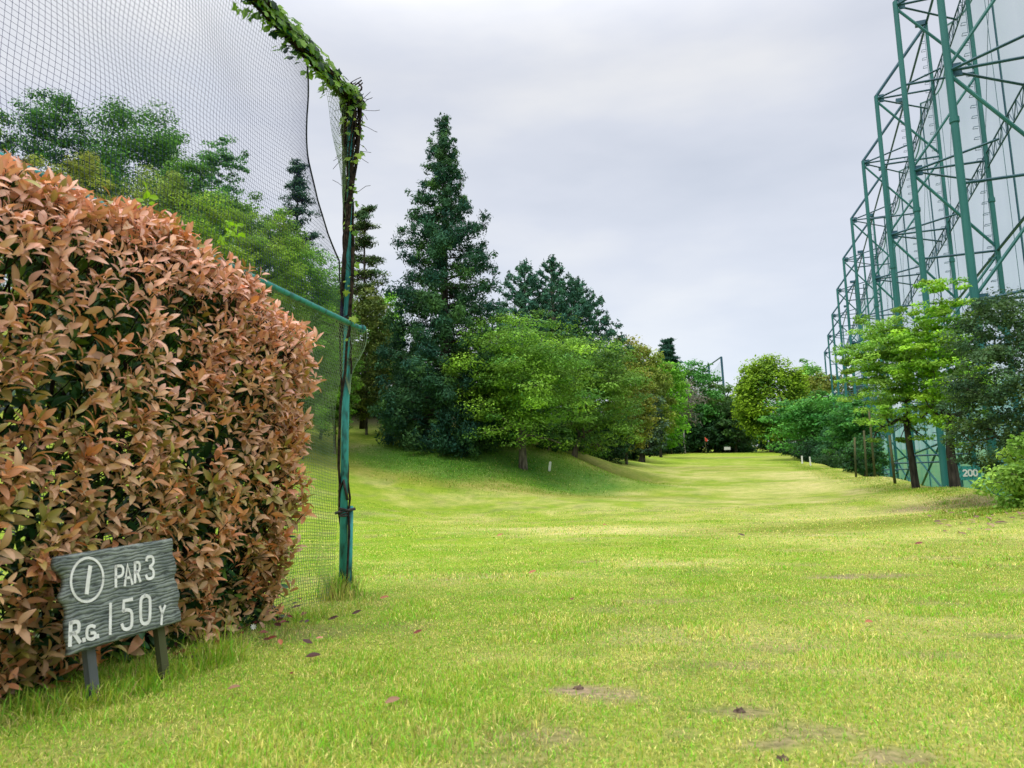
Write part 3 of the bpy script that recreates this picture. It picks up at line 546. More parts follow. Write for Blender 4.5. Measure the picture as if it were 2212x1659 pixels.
# ---------------------------------------------------------------- driving range towers
def tw(i): Y = [18, 27, 36, 45.3, 54.7, 66.6, 78.2, 90.2, 103, 116.4, 130][i]; return np.array([7.04+.36*Y, Y, 0.])
off_in = np.array([.941, -.339, 0])*3.2
LV = [2.5, 7.0, 11.5, 16.0, 20.6, 25.0]
places = ['outside the right edge', 'at the right edge, its near leg the thickest', 'second from the right edge, its bent top just in view', 'third from the right, its full bent top in view', 'fourth from the right', 'fifth from the right', 'sixth from the right', 'fifth from the far end', 'fourth from the far end' , 'next to the farthest tower', 'farthest and smallest of the row']
places[7] = 'fourth from the far end'; places[8] = 'third from the far end'
for i in range(11):
    o = tw(i); n_ = o+off_in; z0 = g1(o[0], o[1])-.3; z1 = g1(n_[0], n_[1])-.3
    e = empty('net_tower', (o[0], o[1], z0), 'green steel net tower ' + places[i], 'tower', 'steel towers along the range net')
    ro = .14; ri = .12
    A = lambda z: (o[0], o[1], z+CAMZ); B = lambda z: (n_[0], n_[1], z+CAMZ)
    mb = MB(); mb.tube([(o[0], o[1], z0), A(14), A(25.2)], [ro*1.15, ro, ro*.88], 12); mb.tube([A(13.9), A(14.1)], ro*1.25, 12); mb.build('pole', M['steel'], e)
    mb = MB(); mb.tube([(n_[0], n_[1], z1), B(14), B(29.4)], [ri, ri*.95, ri*.8], 12); mb.tube([B(13.9), B(14.1)], ri*1.25, 12); mb.build('pole', M['steel'], e)
    mb = MB(); mb.tube([A(25.2), B(29.4)], .10, 8); mb.build('top_arm', M['steel2'], e)
    mb = MB(); mb.box(np.array(B(29.5))-off_in*.08, (.34, .14, .15), [off_in/3.2, (.339, .941, 0), (0, 0, 1)]); mb.build('cap_plate', M['steel2'], e)
    for q in range(6):
        mb = MB(); mb.tube([A(LV[q]), B(LV[q])], .058, 6); mb.build('strut', M['steel2'], e)
        if q < 5:
            mb = MB(); a, b = (A, B) if q % 2 else (B, A); mb.tube([a(LV[q]+.15), b(LV[q+1]-.15)], .07, 6); mb.build('brace', M['steel'], e)
    for q in (1, 3, 5):
        mb = MB(); mb.box(np.array(A(LV[q]))+off_in*.09, (.15, .02, .26), [off_in/3.2, (.339, .941, 0), (0, 0, 1)]); mb.build('gusset_plate', M['steel2'], e)
    if i < 7:
        mb = MB()
        for zz in np.arange(4, 29, .55 if i < 5 else .9):
            p0 = np.array(B(zz)); u = -off_in/3.2; s_ = np.array([.339, .941, 0])
            mb.tube([p0+u*.17-s_*.12, p0+u*.40-s_*.12, p0+u*.40+s_*.12, p0+u*.17+s_*.12], .018, 3, cap=False)
        p0 = np.array(B(4)); p1 = np.array(B(28.8)); u = -off_in/3.2*.17-np.array([.339, .941, 0])*.12; mb.tube([p0+u, p1+u], .014, 4)
        mb.build('climbing_rungs', M['steel2'], e)
    if i < 10:
        o2 = tw(i+1); n2_ = o2+off_in; A2 = lambda z: (o2[0], o2[1], z+CAMZ); B2 = lambda z: (n2_[0], n2_[1], z+CAMZ)
        for q in (1, 3, 5):                         # lattice truss along the net side, plan struts to the outer leg
            mb = MB(); h = .36; a = np.array(B(LV[q])); b = np.array(B2(LV[q]))
            a0 = a+[0, 0, h]; b0 = b+[0, 0, h]; a1 = a-[0, 0, h]; b1 = b-[0, 0, h]
            mb.tube([a0, b0], .042, 5); mb.tube([a1, b1], .042, 5); k = 16
            for j in range(k):
                s1 = j/k; s2 = (j+1)/k; u, v = (a0, a1) if j % 2 else (a1, a0); u2, v2 = (b0, b1) if j % 2 else (b1, b0)
                mb.tube([u+(u2-u)*s1, v+(v2-v)*s2], .02, 4, cap=False); mb.tube([u+(u2-u)*s1, v+(v2-v)*s1], .016, 4, cap=False)
            mb.build('lattice_truss', M['steel2'], e)
            md = (np.array(B(LV[q]))+np.array(B2(LV[q])))/2
            mb = MB(); mb.tube([A(LV[q]), md*.5+np.array(B(LV[q]))*.5], .055, 5); mb.build('plan_brace', M['steel2'], e)
            mb = MB(); mb.tube([A2(LV[q]), md*.5+np.array(B2(LV[q]))*.5], .06, 5); mb.build('plan_brace', M['steel2'], e)
        mb = MB(); mb.tube([B(29.4), B2(29.4)], .075, 6); mb.build('top_pipe', M['steel2'], e)
        mb = MB(); mb.tube([B(LV[2]), B2(LV[2])], .07, 6); mb.build('side_rail', M['steel2'], e)
        mb = MB(); mb.tube([B(.4), B2(3.8)], .09, 6); mb.tube([B(3.8), B2(.4)], .09, 6); mb.tube([B(3.8), B2(3.8)], .08, 6); mb.build('lower_cross_brace', M['steel'], e)
# the range net itself
def netmat(name, col, a0, a1, scale, seam=None):
    mt, t, out = newmat(name); tc = N(t, 'ShaderNodeTexCoord'); nz = N(t, 'ShaderNodeTexNoise'); nz.inputs['Scale'].default_value = scale
    mp = N(t, 'ShaderNodeMapping'); mp.inputs['Scale'].default_value = (1, 1, .12); t.links.new(tc.outputs['Object'], mp.inputs[0]); t.links.new(mp.outputs[0], nz.inputs['Vector'])
    mr = N(t, 'ShaderNodeMapRange'); mr.inputs[1].default_value = .35; mr.inputs[2].default_value = .65; mr.inputs[3].default_value = a0; mr.inputs[4].default_value = a1
    t.links.new(nz.outputs[0], mr.inputs[0]); d = N(t, 'ShaderNodeBsdfDiffuse'); d.inputs[0].default_value = (*col, 1); tl = N(t, 'ShaderNodeBsdfTranslucent'); tl.inputs[0].default_value = (*col, 1)
    m0 = N(t, 'ShaderNodeMixShader'); m0.inputs[0].default_value = .5; t.links.new(d.outputs[0], m0.inputs[1]); t.links.new(tl.outputs[0], m0.inputs[2])
    tr = N(t, 'ShaderNodeBsdfTransparent'); mx = N(t, 'ShaderNodeMixShader'); t.links.new(mr.outputs[0], mx.inputs[0]); t.links.new(tr.outputs[0], mx.inputs[1]); t.links.new(m0.outputs[0], mx.inputs[2]); t.links.new(mx.outputs[0], out.inputs[0])
    return mt
M['mesh'] = netmat('range_mesh', (.19, .36, .36), .28, .34, .35)
M['mesh_low'] = netmat('range_windbreak', (.12, .42, .38), .72, .85, .9)
M['mesh_far'] = netmat('far_mesh', (.25, .36, .36), .18, .26, .9)
nb0 = tw(0)+off_in*1.35
e = empty('range_net', (nb0[0], nb0[1], g1(nb0[0], nb0[1])), 'tall translucent green grey net hanging behind the steel towers', 'net')
for i in range(10):
    a = tw(i)+off_in*1.32; b = tw(i+1)+off_in*1.32; ns, nv = 16, 14; V = []; dirv = off_in/3.2
    za = g1(a[0], a[1])-.5; zb = g1(b[0], b[1])-.5
    for hi_ in (1, 0):
        V = []
        for s in range(ns+1):
            f = s/ns; p0 = a+(b-a)*f; zt = 29.0+CAMZ-1.3*math.sin(math.pi*f); zm = 9.0+za+(zb-za)*f
            lo_z, hi_z = (zm, zt) if hi_ else (za+(zb-za)*f, zm)
            for v in range(nv+1):
                g = v/nv; z = lo_z+(hi_z-lo_z)*g; bulge = .5*math.sin(math.pi*f)*(.4+.6*math.sin(math.pi*g))+.06*math.sin(f*25)
                q = p0+dirv*bulge; V.append((q[0], q[1], z))
        Fc = [(s*(nv+1)+v, (s+1)*(nv+1)+v, (s+1)*(nv+1)+v+1, s*(nv+1)+v+1) for s in range(ns) for v in range(nv)]
        link('net_panel' if hi_ else 'windbreak_panel', npmesh('panel', V, Fc, smooth=True), M['mesh' if hi_ else 'mesh_low'], e)
    mb = MB(); mb.tube([(*a[:2], za), (*(a[:2]), 29.5)], .05, 5)
    mb.build('hanging_cable', M['steel2'], e)
    for f in (.33, .66):
        mb = MB()
        q = a+(b-a)*f+dirv*.55; mb.tube([(q[0], q[1], 0), (q[0], q[1], 28.6)], .018, 4); mb.build('hanging_cable', M['steel2'], e)
    mb = MB(); c_ = a+(b-a)*1.0; mb.tube([(a[0], a[1], 26), (c_[0]+.3, c_[1], 12)], .015, 3)
    mb.build('hanging_cable', M['steel2'], e)
    # edge rope of the top hem
    mb = MB(); mb.tube([tuple((a+(b-a)*f+dirv*.5*math.sin(math.pi*f))[:2]) + (29.0+CAMZ-1.3*math.sin(math.pi*f),) for f in np.linspace(0, 1, 12)], .06, 5); mb.build('hem_rope', M['steel'], e)
# distance board "200" hanging on the windbreak
def strokes(mb, chars, org, ux, uz, nrm, size, wd, gap=.25, th=.01):
    G_ = {'0': [[(0, .2), (0, .8), (.2, 1), (.4, 1), (.6, .8), (.6, .2), (.4, 0), (.2, 0), (0, .2)]], '2': [[(0, .8), (.2, 1), (.4, 1), (.6, .8), (.6, .6), (0, 0), (.6, 0)]]}
    x = 0
    for ch in chars:
        for st in G_[ch]:
            for qi, (p, q) in enumerate(zip(st, st[1:])):
                P0 = org+ux*(x+p[0])*size+uz*p[1]*size; P1 = org+ux*(x+q[0])*size+uz*q[1]*size; d = P1-P0; L = np.linalg.norm(d); d = d/L
                mb.box((P0+P1)/2, (L/2+wd*.3, wd/2, th*(1+.25*qi)), [d, np.cross(nrm, d), nrm])
        x += .6+gap
ctr = at(2095, 1022, 31); ux = np.array([1, 0, 0.]); uz = np.array([0, 0, 1.]); nr = np.array([0, -1, 0.])
e = empty('distance_sign', ctr-[0, 0, 1.2], 'white 200 distance figures on a pale board low on the range, by the forked trunk', 'sign')
mb = MB(); mb.box(ctr, (.42, .02, .28)); mb.build('board', M['teal'], e)
mb = MB(); mb.tube([ctr-[.3, -.06, 2.2], ctr-[.3, -.06, -.2]], .03, 6); mb.build('support_post', M['steel'], e)
mb = MB(); mb.tube([ctr-[-.3, -.06, 2.2], ctr-[-.3, -.06, -.2]], .03, 6); mb.build('support_post', M['steel'], e)
mb = MB(); strokes(mb, '200', ctr-[.28, .03, .11], ux, uz, nr, .235, .055, .28, .004); mb.build('figures', M['white'], e)
# far small net on two poles above the central wood
b = at(1562, 850, 160); e = empty('far_net_frame', (b[0], b[1], g1(b[0], b[1])), 'distant pale net between two thin poles above the central wood', 'net')
P1, P2, P0_ = at(1558, 771, 160), at(1531, 790, 172), at(1500, 812, 184)
for q, x2 in ((P1, at(1567, 850, 160)), (P2, at(1535, 850, 172)), (P0_, at(1503, 860, 184))):
    mb = MB(); mb.tube([(x2[0], x2[1], g1(x2[0], x2[1])), q], .24, 8); mb.build('pole', M['steel2'], e)
mb = MB(); mb.tube([P1, P2, P0_], .14, 6); mb.build('top_pipe', M['steel2'], e)
V = []
for s in range(13):
    f = s/12; q = P1+(P0_-P1)*f
    for v in range(7): V.append((q[0], q[1], q[2]-.2 - 2.2*math.sin(math.pi*min(1, f*2) if f < .5 else math.pi*(f-.5)*2)*(1-v/6)*.6 - v*1.6))
link('net', npmesh('net', V, [(s*7+v, (s+1)*7+v, (s+1)*7+v+1, s*7+v+1) for s in range(12) for v in range(6)]), M['mesh_far'], e)
# timber posts on the right bank
for i, (x0, y0, x1, y1, Y, lab) in enumerate([(1877, 885, 1890, 1026, 36, 'tall leaning timber post, second from the right of the row'), (1921, 940, 1933, 1038, 31, 'brownest timber post, rightmost of the row beside the slanting trunk'), (1866, 930, 1872, 1024, 38, 'slim timber post left of the tall leaning one'), (1846, 945, 1848, 1020, 40, 'faint leftmost timber post against the tiered tree')]):
    T0 = at(x0, y0, Y); B0 = at(x1, y1, Y); z = min(B0[2], g1(B0[0], B0[1]))-.2; mb = MB(); mb.tube([(B0[0], B0[1], z), T0*.5+B0*.5, T0], [.058, .055, .048], 8)
    o = mb.build('timber_post', M['timber'], None, True); tag(o, lab, 'post', 'timber posts on the right bank')

# ---------------------------------------------------------------- near net frame on the left
NS = .27
def nX(Y): return -1.2-NS*(5.5-Y)
ZB, ZR = 3.70, 1.93
e = empty('golf_net_screen', (nX(5.5), 5.5, 0), 'teal pipe frame with dark golf net hanging behind the hedge', 'net frame')
mb = MB(); mb.tube([(-1.2, 5.5, -.2), (-1.203, 5.5, 1.2), (-1.2, 5.5, 2.4), (-1.195, 5.5, ZB+.02)], [.028, .027, .026, .026], 14); mb.build('post', M['teal'], e, True)
mb = MB(); mb.tube([(-1.16, 5.52, -.15), (-1.158, 5.52, .62)], [.018, .018], 10); mb.build('stake', M['teal'], e, True)
mb = MB(); mb.tube([(nX(-.5), -.5, -.2), (nX(-.5), -.5, ZB)], .026, 12); mb.build('post', M['teal'], e, True)
mb = MB(); mb.tube([(nX(-.6), -.6, ZB), (nX(5.56), 5.56, ZB)], .026, 12); mb.build('top_beam', M['teal'], e, True)
mb = MB(); mb.tube([(nX(-.6)+.03, -.6, ZR), (nX(5.6)+.05, 5.62, ZR)], .018, 12); rl = mb.build('lower_rail', M['teal'], e, True)
mb = MB(); mb.tube([(nX(5.6)+.052, 5.615, ZR), (nX(5.6)+.056, 5.635, ZR), (nX(5.6)+.059, 5.65, ZR)], [.03, .032, .012], 12); mb.build('end_cap', M['teal'], rl, True)
mb = MB()
for q in range(70):
    Yq = 3.6+q*.0285; cx_ = nX(Yq)+.035; mb.tube([(cx_+.025*math.cos(a), Yq+.006*math.sin(a*2+q)+.012*math.cos(a), ZR+.025*math.sin(a)) for a in np.linspace(0, 6.28, 9)], .0018, 4, cap=False)
mb.build('net_lacing', M['thread2'], rl)
mb = MB()
for q in range(5): mb.tube([(-1.2+.034*math.cos(a), 5.5+.034*math.sin(a), .56+.008*q+.012*math.sin(a+q)) for a in np.linspace(0, 6.6, 12)], .006, 5)
mb.tube([(-1.26, 5.47, .57), (-1.12, 5.5, .60)], .012, 6); mb.tube([(-1.235, 5.48, .72), (-1.2, 5.46, .80), (-1.17, 5.47, .66)], .010, 6)
mb.build('clamp', M['rust'], e, True)
mb = MB()
for q in range(6): mb.tube([(-1.2+.04*math.cos(a), 5.52+.05*math.sin(a), ZR+.02+.010*q+.02*math.sin(a*1.5+q)) for a in np.linspace(0, 6.6, 12)], .005, 5)
mb.build('wire_lashing', M['rust'], e, True)
# net threads: a grid of thin cords
def cords(surf, nu, nv, r, su=1, sv=1, mask=None):
    """surf(u,v)->xyz arrays; nu+1 vertical cords, nv+1 horizontal cords"""
    V = []; Fc = []; o = 0
    def add(P):                                    # P (k,m,3): k cords of m points
        nonlocal o
        k, m_, _ = P.shape; t_ = np.gradient(P, axis=1); t_ /= np.linalg.norm(t_, axis=2)[..., None]+1e-9
        a = np.cross(t_, np.array([.96, -.26, .05])); a /= np.linalg.norm(a, axis=2)[..., None]+1e-9; b_ = np.cross(t_, a)
        ring = np.stack([P + r*(a*math.cos(q)+b_*math.sin(q)) for q in (0, 2.094, 4.189)], 2)   # k,m,3,3
        V.append(ring.reshape(-1, 3)); I = (np.arange(k*m_*3).reshape(k, m_, 3))+o
        for j in range(3):
            q = np.stack([I[:, :-1, j], I[:, 1:, j], I[:, 1:, (j+1) % 3], I[:, :-1, (j+1) % 3]], -1).reshape(-1, 4); Fc.append(q)
        o += k*m_*3
    u = np.linspace(0, 1, nu+1); v = np.linspace(0, 1, nv+1)
    U, Vv = np.meshgrid(u, np.linspace(0, 1, nv*sv+1), indexing='ij'); add(surf(U, Vv))
    Vh, Uh = np.meshgrid(v, np.linspace(0, 1, nu*su+1), indexing='ij'); add(surf(Uh, Vh))
    return np.concatenate(V), np.concatenate(Fc)
def upper(u, v):
    z = ZR+.02+(ZB-ZR-.02)*v; Ye = np.interp(z, [1.93, 2.44, 2.58, 2.75, 3.0, 3.3, 3.7], [5.5, 5.47, 5.27, 5.10, 4.98, 4.93, 4.90])
    Y = 1.2+(5.5-1.2)*u - (5.5-Ye)*u**5
    sag = .10*np.sin(np.pi*v)*(.6+.4*np.sin(Y*1.1)) + .012*np.sin(Y*7+z*3)+.01*np.sin(z*9+Y*2.3); dz = .012*np.sin(Y*5.2+v*3)*np.sin(np.pi*v)
    return np.stack([nX(Y)-sag, Y, z+dz - .035*np.sin(np.pi*v)*np.sin(Y*1.3+.6)], -1)
V, Fc = cords(upper, 160, 64, .0009); un = link('upper_net', npmesh('upper_net', V, Fc), M['thread'], e)
mb = MB(); mb.tube([upper(np.array(1.0), np.array(v)) for v in np.linspace(0, 1, 40)], .006, 6, cap=False); mb.build('edge_rope', M['rope'], un, True)
def lower(u, v):
    z = -.01+(ZR+.01)*v; Ye = 5.44+.10*sst(.75, 1, v); Y = 3.0+(Ye-3.0)*u
    sag = .05*np.sin(np.pi*v)+.03*np.sin(Y*5+z*4)*np.sin(np.pi*v)+.015*np.sin(Y*13+z*2)*(1-v)-.05*v**4
    return np.stack([nX(Y)-sag, Y, z-.05*u**2*np.sin(np.pi*v)+.01*np.sin(Y*9)*np.sin(np.pi*v)], -1)
V, Fc = cords(lower, 112, 92, .0015); link('lower_net', npmesh('lower_net', V, Fc), M['thread2'], e)
def flap(u, v):                                     # loose flap beyond the post under the rail
    z = ZR-.02-(.50)*v; wv = .16*(1-v)**.7; Y = 5.46+wv*u
    return np.stack([nX(5.5)+.02+.10*u*(1-v)+.02*np.sin(v*7), Y, z+.0*u], -1)
V, Fc = cords(flap, 7, 20, .0016); link('loose_net', npmesh('loose_net', V, Fc), M['thread2'], e)
mb = MB(); mb.tube([flap(np.array(1.0), np.array(v)) for v in np.linspace(0, 1, 14)], .004, 5, cap=False); mb.build('flap_cord', M['thread2'], e, True)
def scrap(u, v):                                    # torn scrap left in the corner under the beam
    z = ZB-.02-v*(.95); Y0 = 5.02+.44*v**.75; Y = Y0+(5.5-Y0)*u
    return np.stack([nX(Y)+.01*np.sin(v*12), Y, z+.02*np.sin(Y*22)-.0*u], -1)
V, Fc = cords(scrap, 14, 26, .0016); link('torn_net', npmesh('torn_net', V, Fc), M['thread2'], e)

# ---------------------------------------------------------------- vine on the frame
rng = np.random.RandomState(8)
ve = empty('climbing_vine', (-1.14, 5.46, 0), 'climbing vine with lobed green leaves winding up the post and along the beam', 'vine')
mb = MB()
for s in range(15):                                 # stems up the post
    ph = rng.rand()*6.28; z = np.linspace(.0 if s < 2 else rng.uniform(1.3, 2.6), ZB, 34); rr = .03+.012*rng.rand()+.05*sst(2.9, 3.6, z)*rng.rand()
    mb.tube([(-1.2+rr[i]*math.cos(ph+z[i]*2.2)+rng.randn()*.003, 5.47+rr[i]*math.sin(ph+z[i]*2.2), z[i]) for i in range(34)], rng.uniform(.005, .012), 5, cap=False)
for s in range(16):                                  # stems along the beam
    ph = rng.rand()*6.28; Yv = np.linspace(5.55, 1.5, 50)
    mb.tube([(nX(Y)+.04*math.cos(ph+Y*3)+rng.randn()*.004, Y, ZB+.01+.045*math.sin(ph+Y*3)) for Y in Yv], rng.uniform(.005, .011), 5, cap=False)
for s in range(70):                                 # loose tendrils
    z = rng.uniform(1.5, 3.75) if s < 50 else rng.uniform(3.3, 3.8); p0 = np.array([-1.2+rng.uniform(-.03, .06), 5.47, z]); d = rng.randn(3)*.5; d[2] *= .6
    q = [p0]; 
    for _ in range(5): d += rng.randn(3)*.35; q.append(q[-1]+d*.028)
    mb.tube(q, [.0022]*6, 3, cap=False)
for s in range(60):
    th = rng.rand()*6.28; z = rng.uniform(3.3, 3.72); r_ = .07*sst(3.2, 3.65, z)*rng.rand()+.02; q = [np.array([-1.17+r_*math.cos(th+a), 5.5+r_*math.sin(th+a)*.6, z+a*.05]) for a in np.linspace(0, 3, 8)]
    mb.tube(q, rng.uniform(.003, .008), 4, cap=False)
mb.build('stem', M['twig'], ve, True)
def lobed(rng, pts_, nrms, sizes, cols):
    an = np.array([-90, -55, -30, 5, 28, 60, 90, 120, 152, 175, 210, 235]) ; rr = np.array([.28, .72, .50, .95, .58, .72, 1.12, .72, .58, .95, .50, .72])
    n = len(pts_); V = np.zeros((n, 13, 3)); F3 = []; C = np.zeros((n, 13, 3))
    for i in range(n):
        nm = nrms[i]/np.linalg.norm(nrms[i]); dn = np.array([rng.uniform(-.7, .7), rng.uniform(-.7, .7), -1.0]); dn -= nm*dn.dot(nm); dn /= np.linalg.norm(dn); sd_ = np.cross(nm, dn)
        V[i, 0] = pts_[i]; C[i, 0] = cols[i]*1.15
        for j in range(12):
            a = rad(an[j]); V[i, j+1] = pts_[i]+sizes[i]*rr[j]*(sd_*math.cos(a)+dn*math.sin(a)) - nm*sizes[i]*(.22*rr[j]*(j % 2)+.05) + rng.randn(3)*sizes[i]*.03; C[i, j+1] = cols[i]*(.85+.2*rng.rand())
    o = np.arange(n)[:, None]*13
    F3 = np.concatenate([o+np.array([[0, j+1, (j+1) % 12+1]]) for j in range(12)])
    return V.reshape(-1, 3), F3, C.reshape(-1, 3)
pl, nl_, sz, cl = [], [], [], []
for i in range(950):                                # along the beam
    Y = 5.5-rng.rand()**1.0*3.2; a = rng.uniform(-.6, 3.7); r_ = rng.uniform(.03, .10)
    hang = rng.rand()**2.2*.13*sst(0, .4, 5.5-Y)
    pl.append(np.array([nX(Y)+r_*math.cos(a)+.02, Y, ZB+r_*math.sin(a)*.8-hang+.01])); nl_.append(np.array([math.cos(a)+.6, -.7, math.sin(a)*.6+.5])+rng.randn(3)*.35); sz.append(rng.uniform(.026, .055))
    k = rng.rand(); cl.append(np.array([.09, .21, .03])*(1-k)+np.array([.25, .42, .05])*k if rng.rand() < .8 else np.array([.02, .06, .02]))
for i in range(150):                                 # around the corner and down the post
    z = ZB-rng.rand()**1.5*2.0; a = rng.uniform(0, 6.28); r_ = .05+.04*(z > 3.2)
    if i < 40: z = ZB-rng.rand()*.3
    pl.append(np.array([-1.18+r_*math.cos(a), 5.46+r_*math.sin(a), z])); nl_.append(np.array([math.cos(a), -.9, .4])+rng.randn(3)*.3); sz.append(rng.uniform(.02, .042) if i < 70 else rng.uniform(.012, .022))
    k = rng.rand(); cl.append(np.array([.12, .25, .03])*(1-k)+np.array([.35, .48, .06])*k)
V, F3, C = lobed(rng, pl, nl_, sz, cl); link('leaves', npmesh('leaves', V, F3, C), M['vine_leaf'], ve)

# ---------------------------------------------------------------- hedge with coppery young leaves
rng = np.random.RandomState(5)
def hfront(Y): return -1.30-.205*(4.2-Y)
def htop(Y): return np.interp(Y, [1.2, 2.4, 2.9, 3.3, 3.7, 4.0, 4.3], [1.76, 1.74, 1.80, 1.86, 1.80, 1.72, 1.62])
he = empty('photinia_hedge', (-1.55, 3.0, 0), 'thick clipped hedge with coppery pink young leaves behind the wooden sign', 'hedge')
def leafmesh(rng, base, axis_, nrm, L, wr, col, tipc, curl):
    n = len(base); S = np.array([0, .14, .34, .54, .74, .90, 1.0]); Wd = np.array([.10, .52, .92, 1.0, .80, .42, .02])
    b = np.cross(axis_, nrm); b /= np.linalg.norm(b, axis=1)[:, None]+1e-9; nrm = np.cross(b, axis_)
    V = np.zeros((n, 7, 3, 3)); C = np.zeros((n, 7, 3, 3))
    for i, (s, w_) in enumerate(zip(S, Wd)):
        p = base + axis_*(L*s*(1-.10*s*curl))[:, None] - nrm*(L*curl*s*s*.38)[:, None]
        hw = (L*wr*.5*w_)[:, None]
        V[:, i, 1] = p; V[:, i, 0] = p-b*hw+nrm*hw*.35; V[:, i, 2] = p+b*hw+nrm*hw*.35
        C[:, i, 1] = col*1.18*(1-s*.3)+tipc*s*.3; C[:, i, 0] = C[:, i, 2] = col*(1-s*.6)+tipc*s*.6
    o = (np.arange(n)*21)[:, None]; I = np.arange(21).reshape(7, 3); q = []
    for i in range(6):
        for j in range(2): q.append(o+np.array([[I[i, j], I[i, j+1], I[i+1, j+1], I[i+1, j]]]))
    return V.reshape(-1, 3), np.concatenate(q), C.reshape(-1, 3)
# rosette centres on front face, top and right end
cen, out_ = [], []
for i in range(3150):
    f = rng.rand()
    if f < .62:
        Y = rng.uniform(1.5, 4.3); z = rng.uniform(.03, 1)**1.0*htop(Y); bul = .10*vnoise(np.array([Y*2]), np.array([z*2]), .5, 3)[0]+.06*math.sin(math.pi*z/1.7)+.10*sst(1.0, 1.6, z)*sst(3.0, 4.2, Y)-.10*sst(.5, .1, z)
        if z > htop(Y)-.12: bul -= .06
        cen.append([hfront(Y)+bul, Y, z]); out_.append([1, -.35, .35])
    elif f < .86:
        Y = rng.uniform(1.5, 4.35); xx = rng.uniform(0, .5)
        cen.append([hfront(Y)-xx+.02, Y, htop(Y)+.05*vnoise(np.array([Y*3]), np.array([xx*3]), .4, 9)[0]-.06*(xx < .07)]); out_.append([.25, -.1, 1])
    else:
        z = rng.uniform(.08, 1)*1.6; xx = rng.uniform(0, .28); bl = .18*sst(.5, 1.35, z)
        cen.append([hfront(4.3)-xx+.05, 4.28+bl+rng.uniform(-.05, .05), z]); out_.append([.5, .5, .4])
cen = np.array(cen); out_ = np.array(out_); out_ /= np.linalg.norm(out_, axis=1)[:, None]
hole = fbm(cen[:, 1]*1.0+cen[:, 0], cen[:, 2], .30, 47); keep = (hole < .60+.06*rng.rand(len(hole))) | (cen[:, 2] > 1.5) | (rng.rand(len(hole)) < .12); cen = cen[keep]; out_ = out_[keep]
cen += rng.randn(*cen.shape)*.02
Bs, Ax, Nm, Ls, Cl, Tp, Cu = [], [], [], [], [], [], []
for c0, o0 in zip(cen, out_):
    ax = o0*.75+rng.randn(3)*.36+[0, 0, .5]; ax /= np.linalg.norm(ax); t1 = np.cross(ax, rng.randn(3)); t1 /= np.linalg.norm(t1); t2 = np.cross(ax, t1)
    nlv = rng.randint(4, 8); young = sst(.7, 1.55, c0[2]+rng.randn()*.22); big = rng.uniform(.8, 1.2)
    pink = np.array([.76, .455, .335]); cop = np.array([.60, .39, .20]); olv = np.array([.30, .28, .06]); orange = np.array([.66, .29, .11])
    base_c = (cop*(1-young)+pink*young) if rng.rand() < .55+.37*young else (olv if rng.rand() < .62 else orange)
    for k in range(nlv):
        a = k*2.4+rng.rand()*.5; sp = .22+.17*k+rng.uniform(0, .35); d = ax*math.cos(sp)+(t1*math.cos(a)+t2*math.sin(a))*math.sin(sp)
        nm = ax*math.sin(sp)-(t1*math.cos(a)+t2*math.sin(a))*math.cos(sp); nm = nm+rng.randn(3)*.2
        Bs.append(c0+d*.004-ax*k*.011); Ax.append(d); Nm.append(nm); Ls.append(rng.uniform(.045, .078)*big*(.82+.05*k)); Cu.append(rng.uniform(.2, 1.7))
        cc = (base_c*(1-.05*k)+olv*.05*k)*rng.uniform(.72, 1.2)+rng.randn(3)*.014; Cl.append(np.clip(cc, .02, 1)); Tp.append(np.clip(cc*.5+pink*.5*np.array([1.05, .8, .8]), .02, 1))
Ls = np.array(Ls); V, Fq2, C = leafmesh(rng, np.array(Bs), np.array(Ax), np.array(Nm), Ls, .33+.09*rng.rand(len(Ls)), np.array(Cl), np.array(Tp), np.array(Cu))
link('young_leaves', npmesh('young_leaves', V, Fq2, C, True), M['hedge_leaf'], he)
n = 13000; Y = rng.uniform(1.5, 4.42, n); z = rng.rand(n)**1.15*(htop(Y)-.05)-.03; dpt = rng.rand(n)*.42+.05
base = np.stack([hfront(Y)-dpt+.05*np.sin(math.pi*z/1.7), Y, z+.04], 1); ax = rng.randn(n, 3)*.7+[.7, -.2, .1]; ax /= np.linalg.norm(ax, axis=1)[:, None]; nm = rng.randn(n, 3)*.5+[.3, -.2, 1]
cg = np.array([.025, .10, .025])*(.5+1.0*rng.rand(n, 1)); tl_ = rng.rand(n) < .22; cg[tl_] = np.array([.10, .20, .02])
V, Fq2, C = leafmesh(rng, base, ax, nm, rng.uniform(.05, .085, n), np.full(n, .42), cg, cg, rng.uniform(.1, .8, n)); ol = link('old_leaves', npmesh('old_leaves', V, Fq2, C, True), M['hedge_leaf'], he); ol['label'] = 'dark green older leaves inside the hedge'
mb = MB()
for i in range(34):
    Y = 1.6+i*.083; x0 = hfront(Y)-.22+rng.uniform(-.05, .05)
    mb.tube([(x0, Y, -.05), (x0+rng.randn()*.03, Y+rng.randn()*.03, .5), (x0+rng.randn()*.06, Y+rng.randn()*.06, 1.1), (x0+rng.randn()*.1, Y+rng.randn()*.08, 1.5)], [.013, .011, .008, .004], 5)
idxs = rng.choice(len(cen), 1500, replace=False)
for i in idxs:
    c0 = cen[i]; s = c0-out_[i]*rng.uniform(.12, .25)-[0, 0, rng.uniform(.03, .12)]; mb.tube([s, (s+c0)/2+rng.randn(3)*.01, c0], [.0032, .0025, .0018], 4, cap=False)
mb.build('branches', M['twig'], he, True)
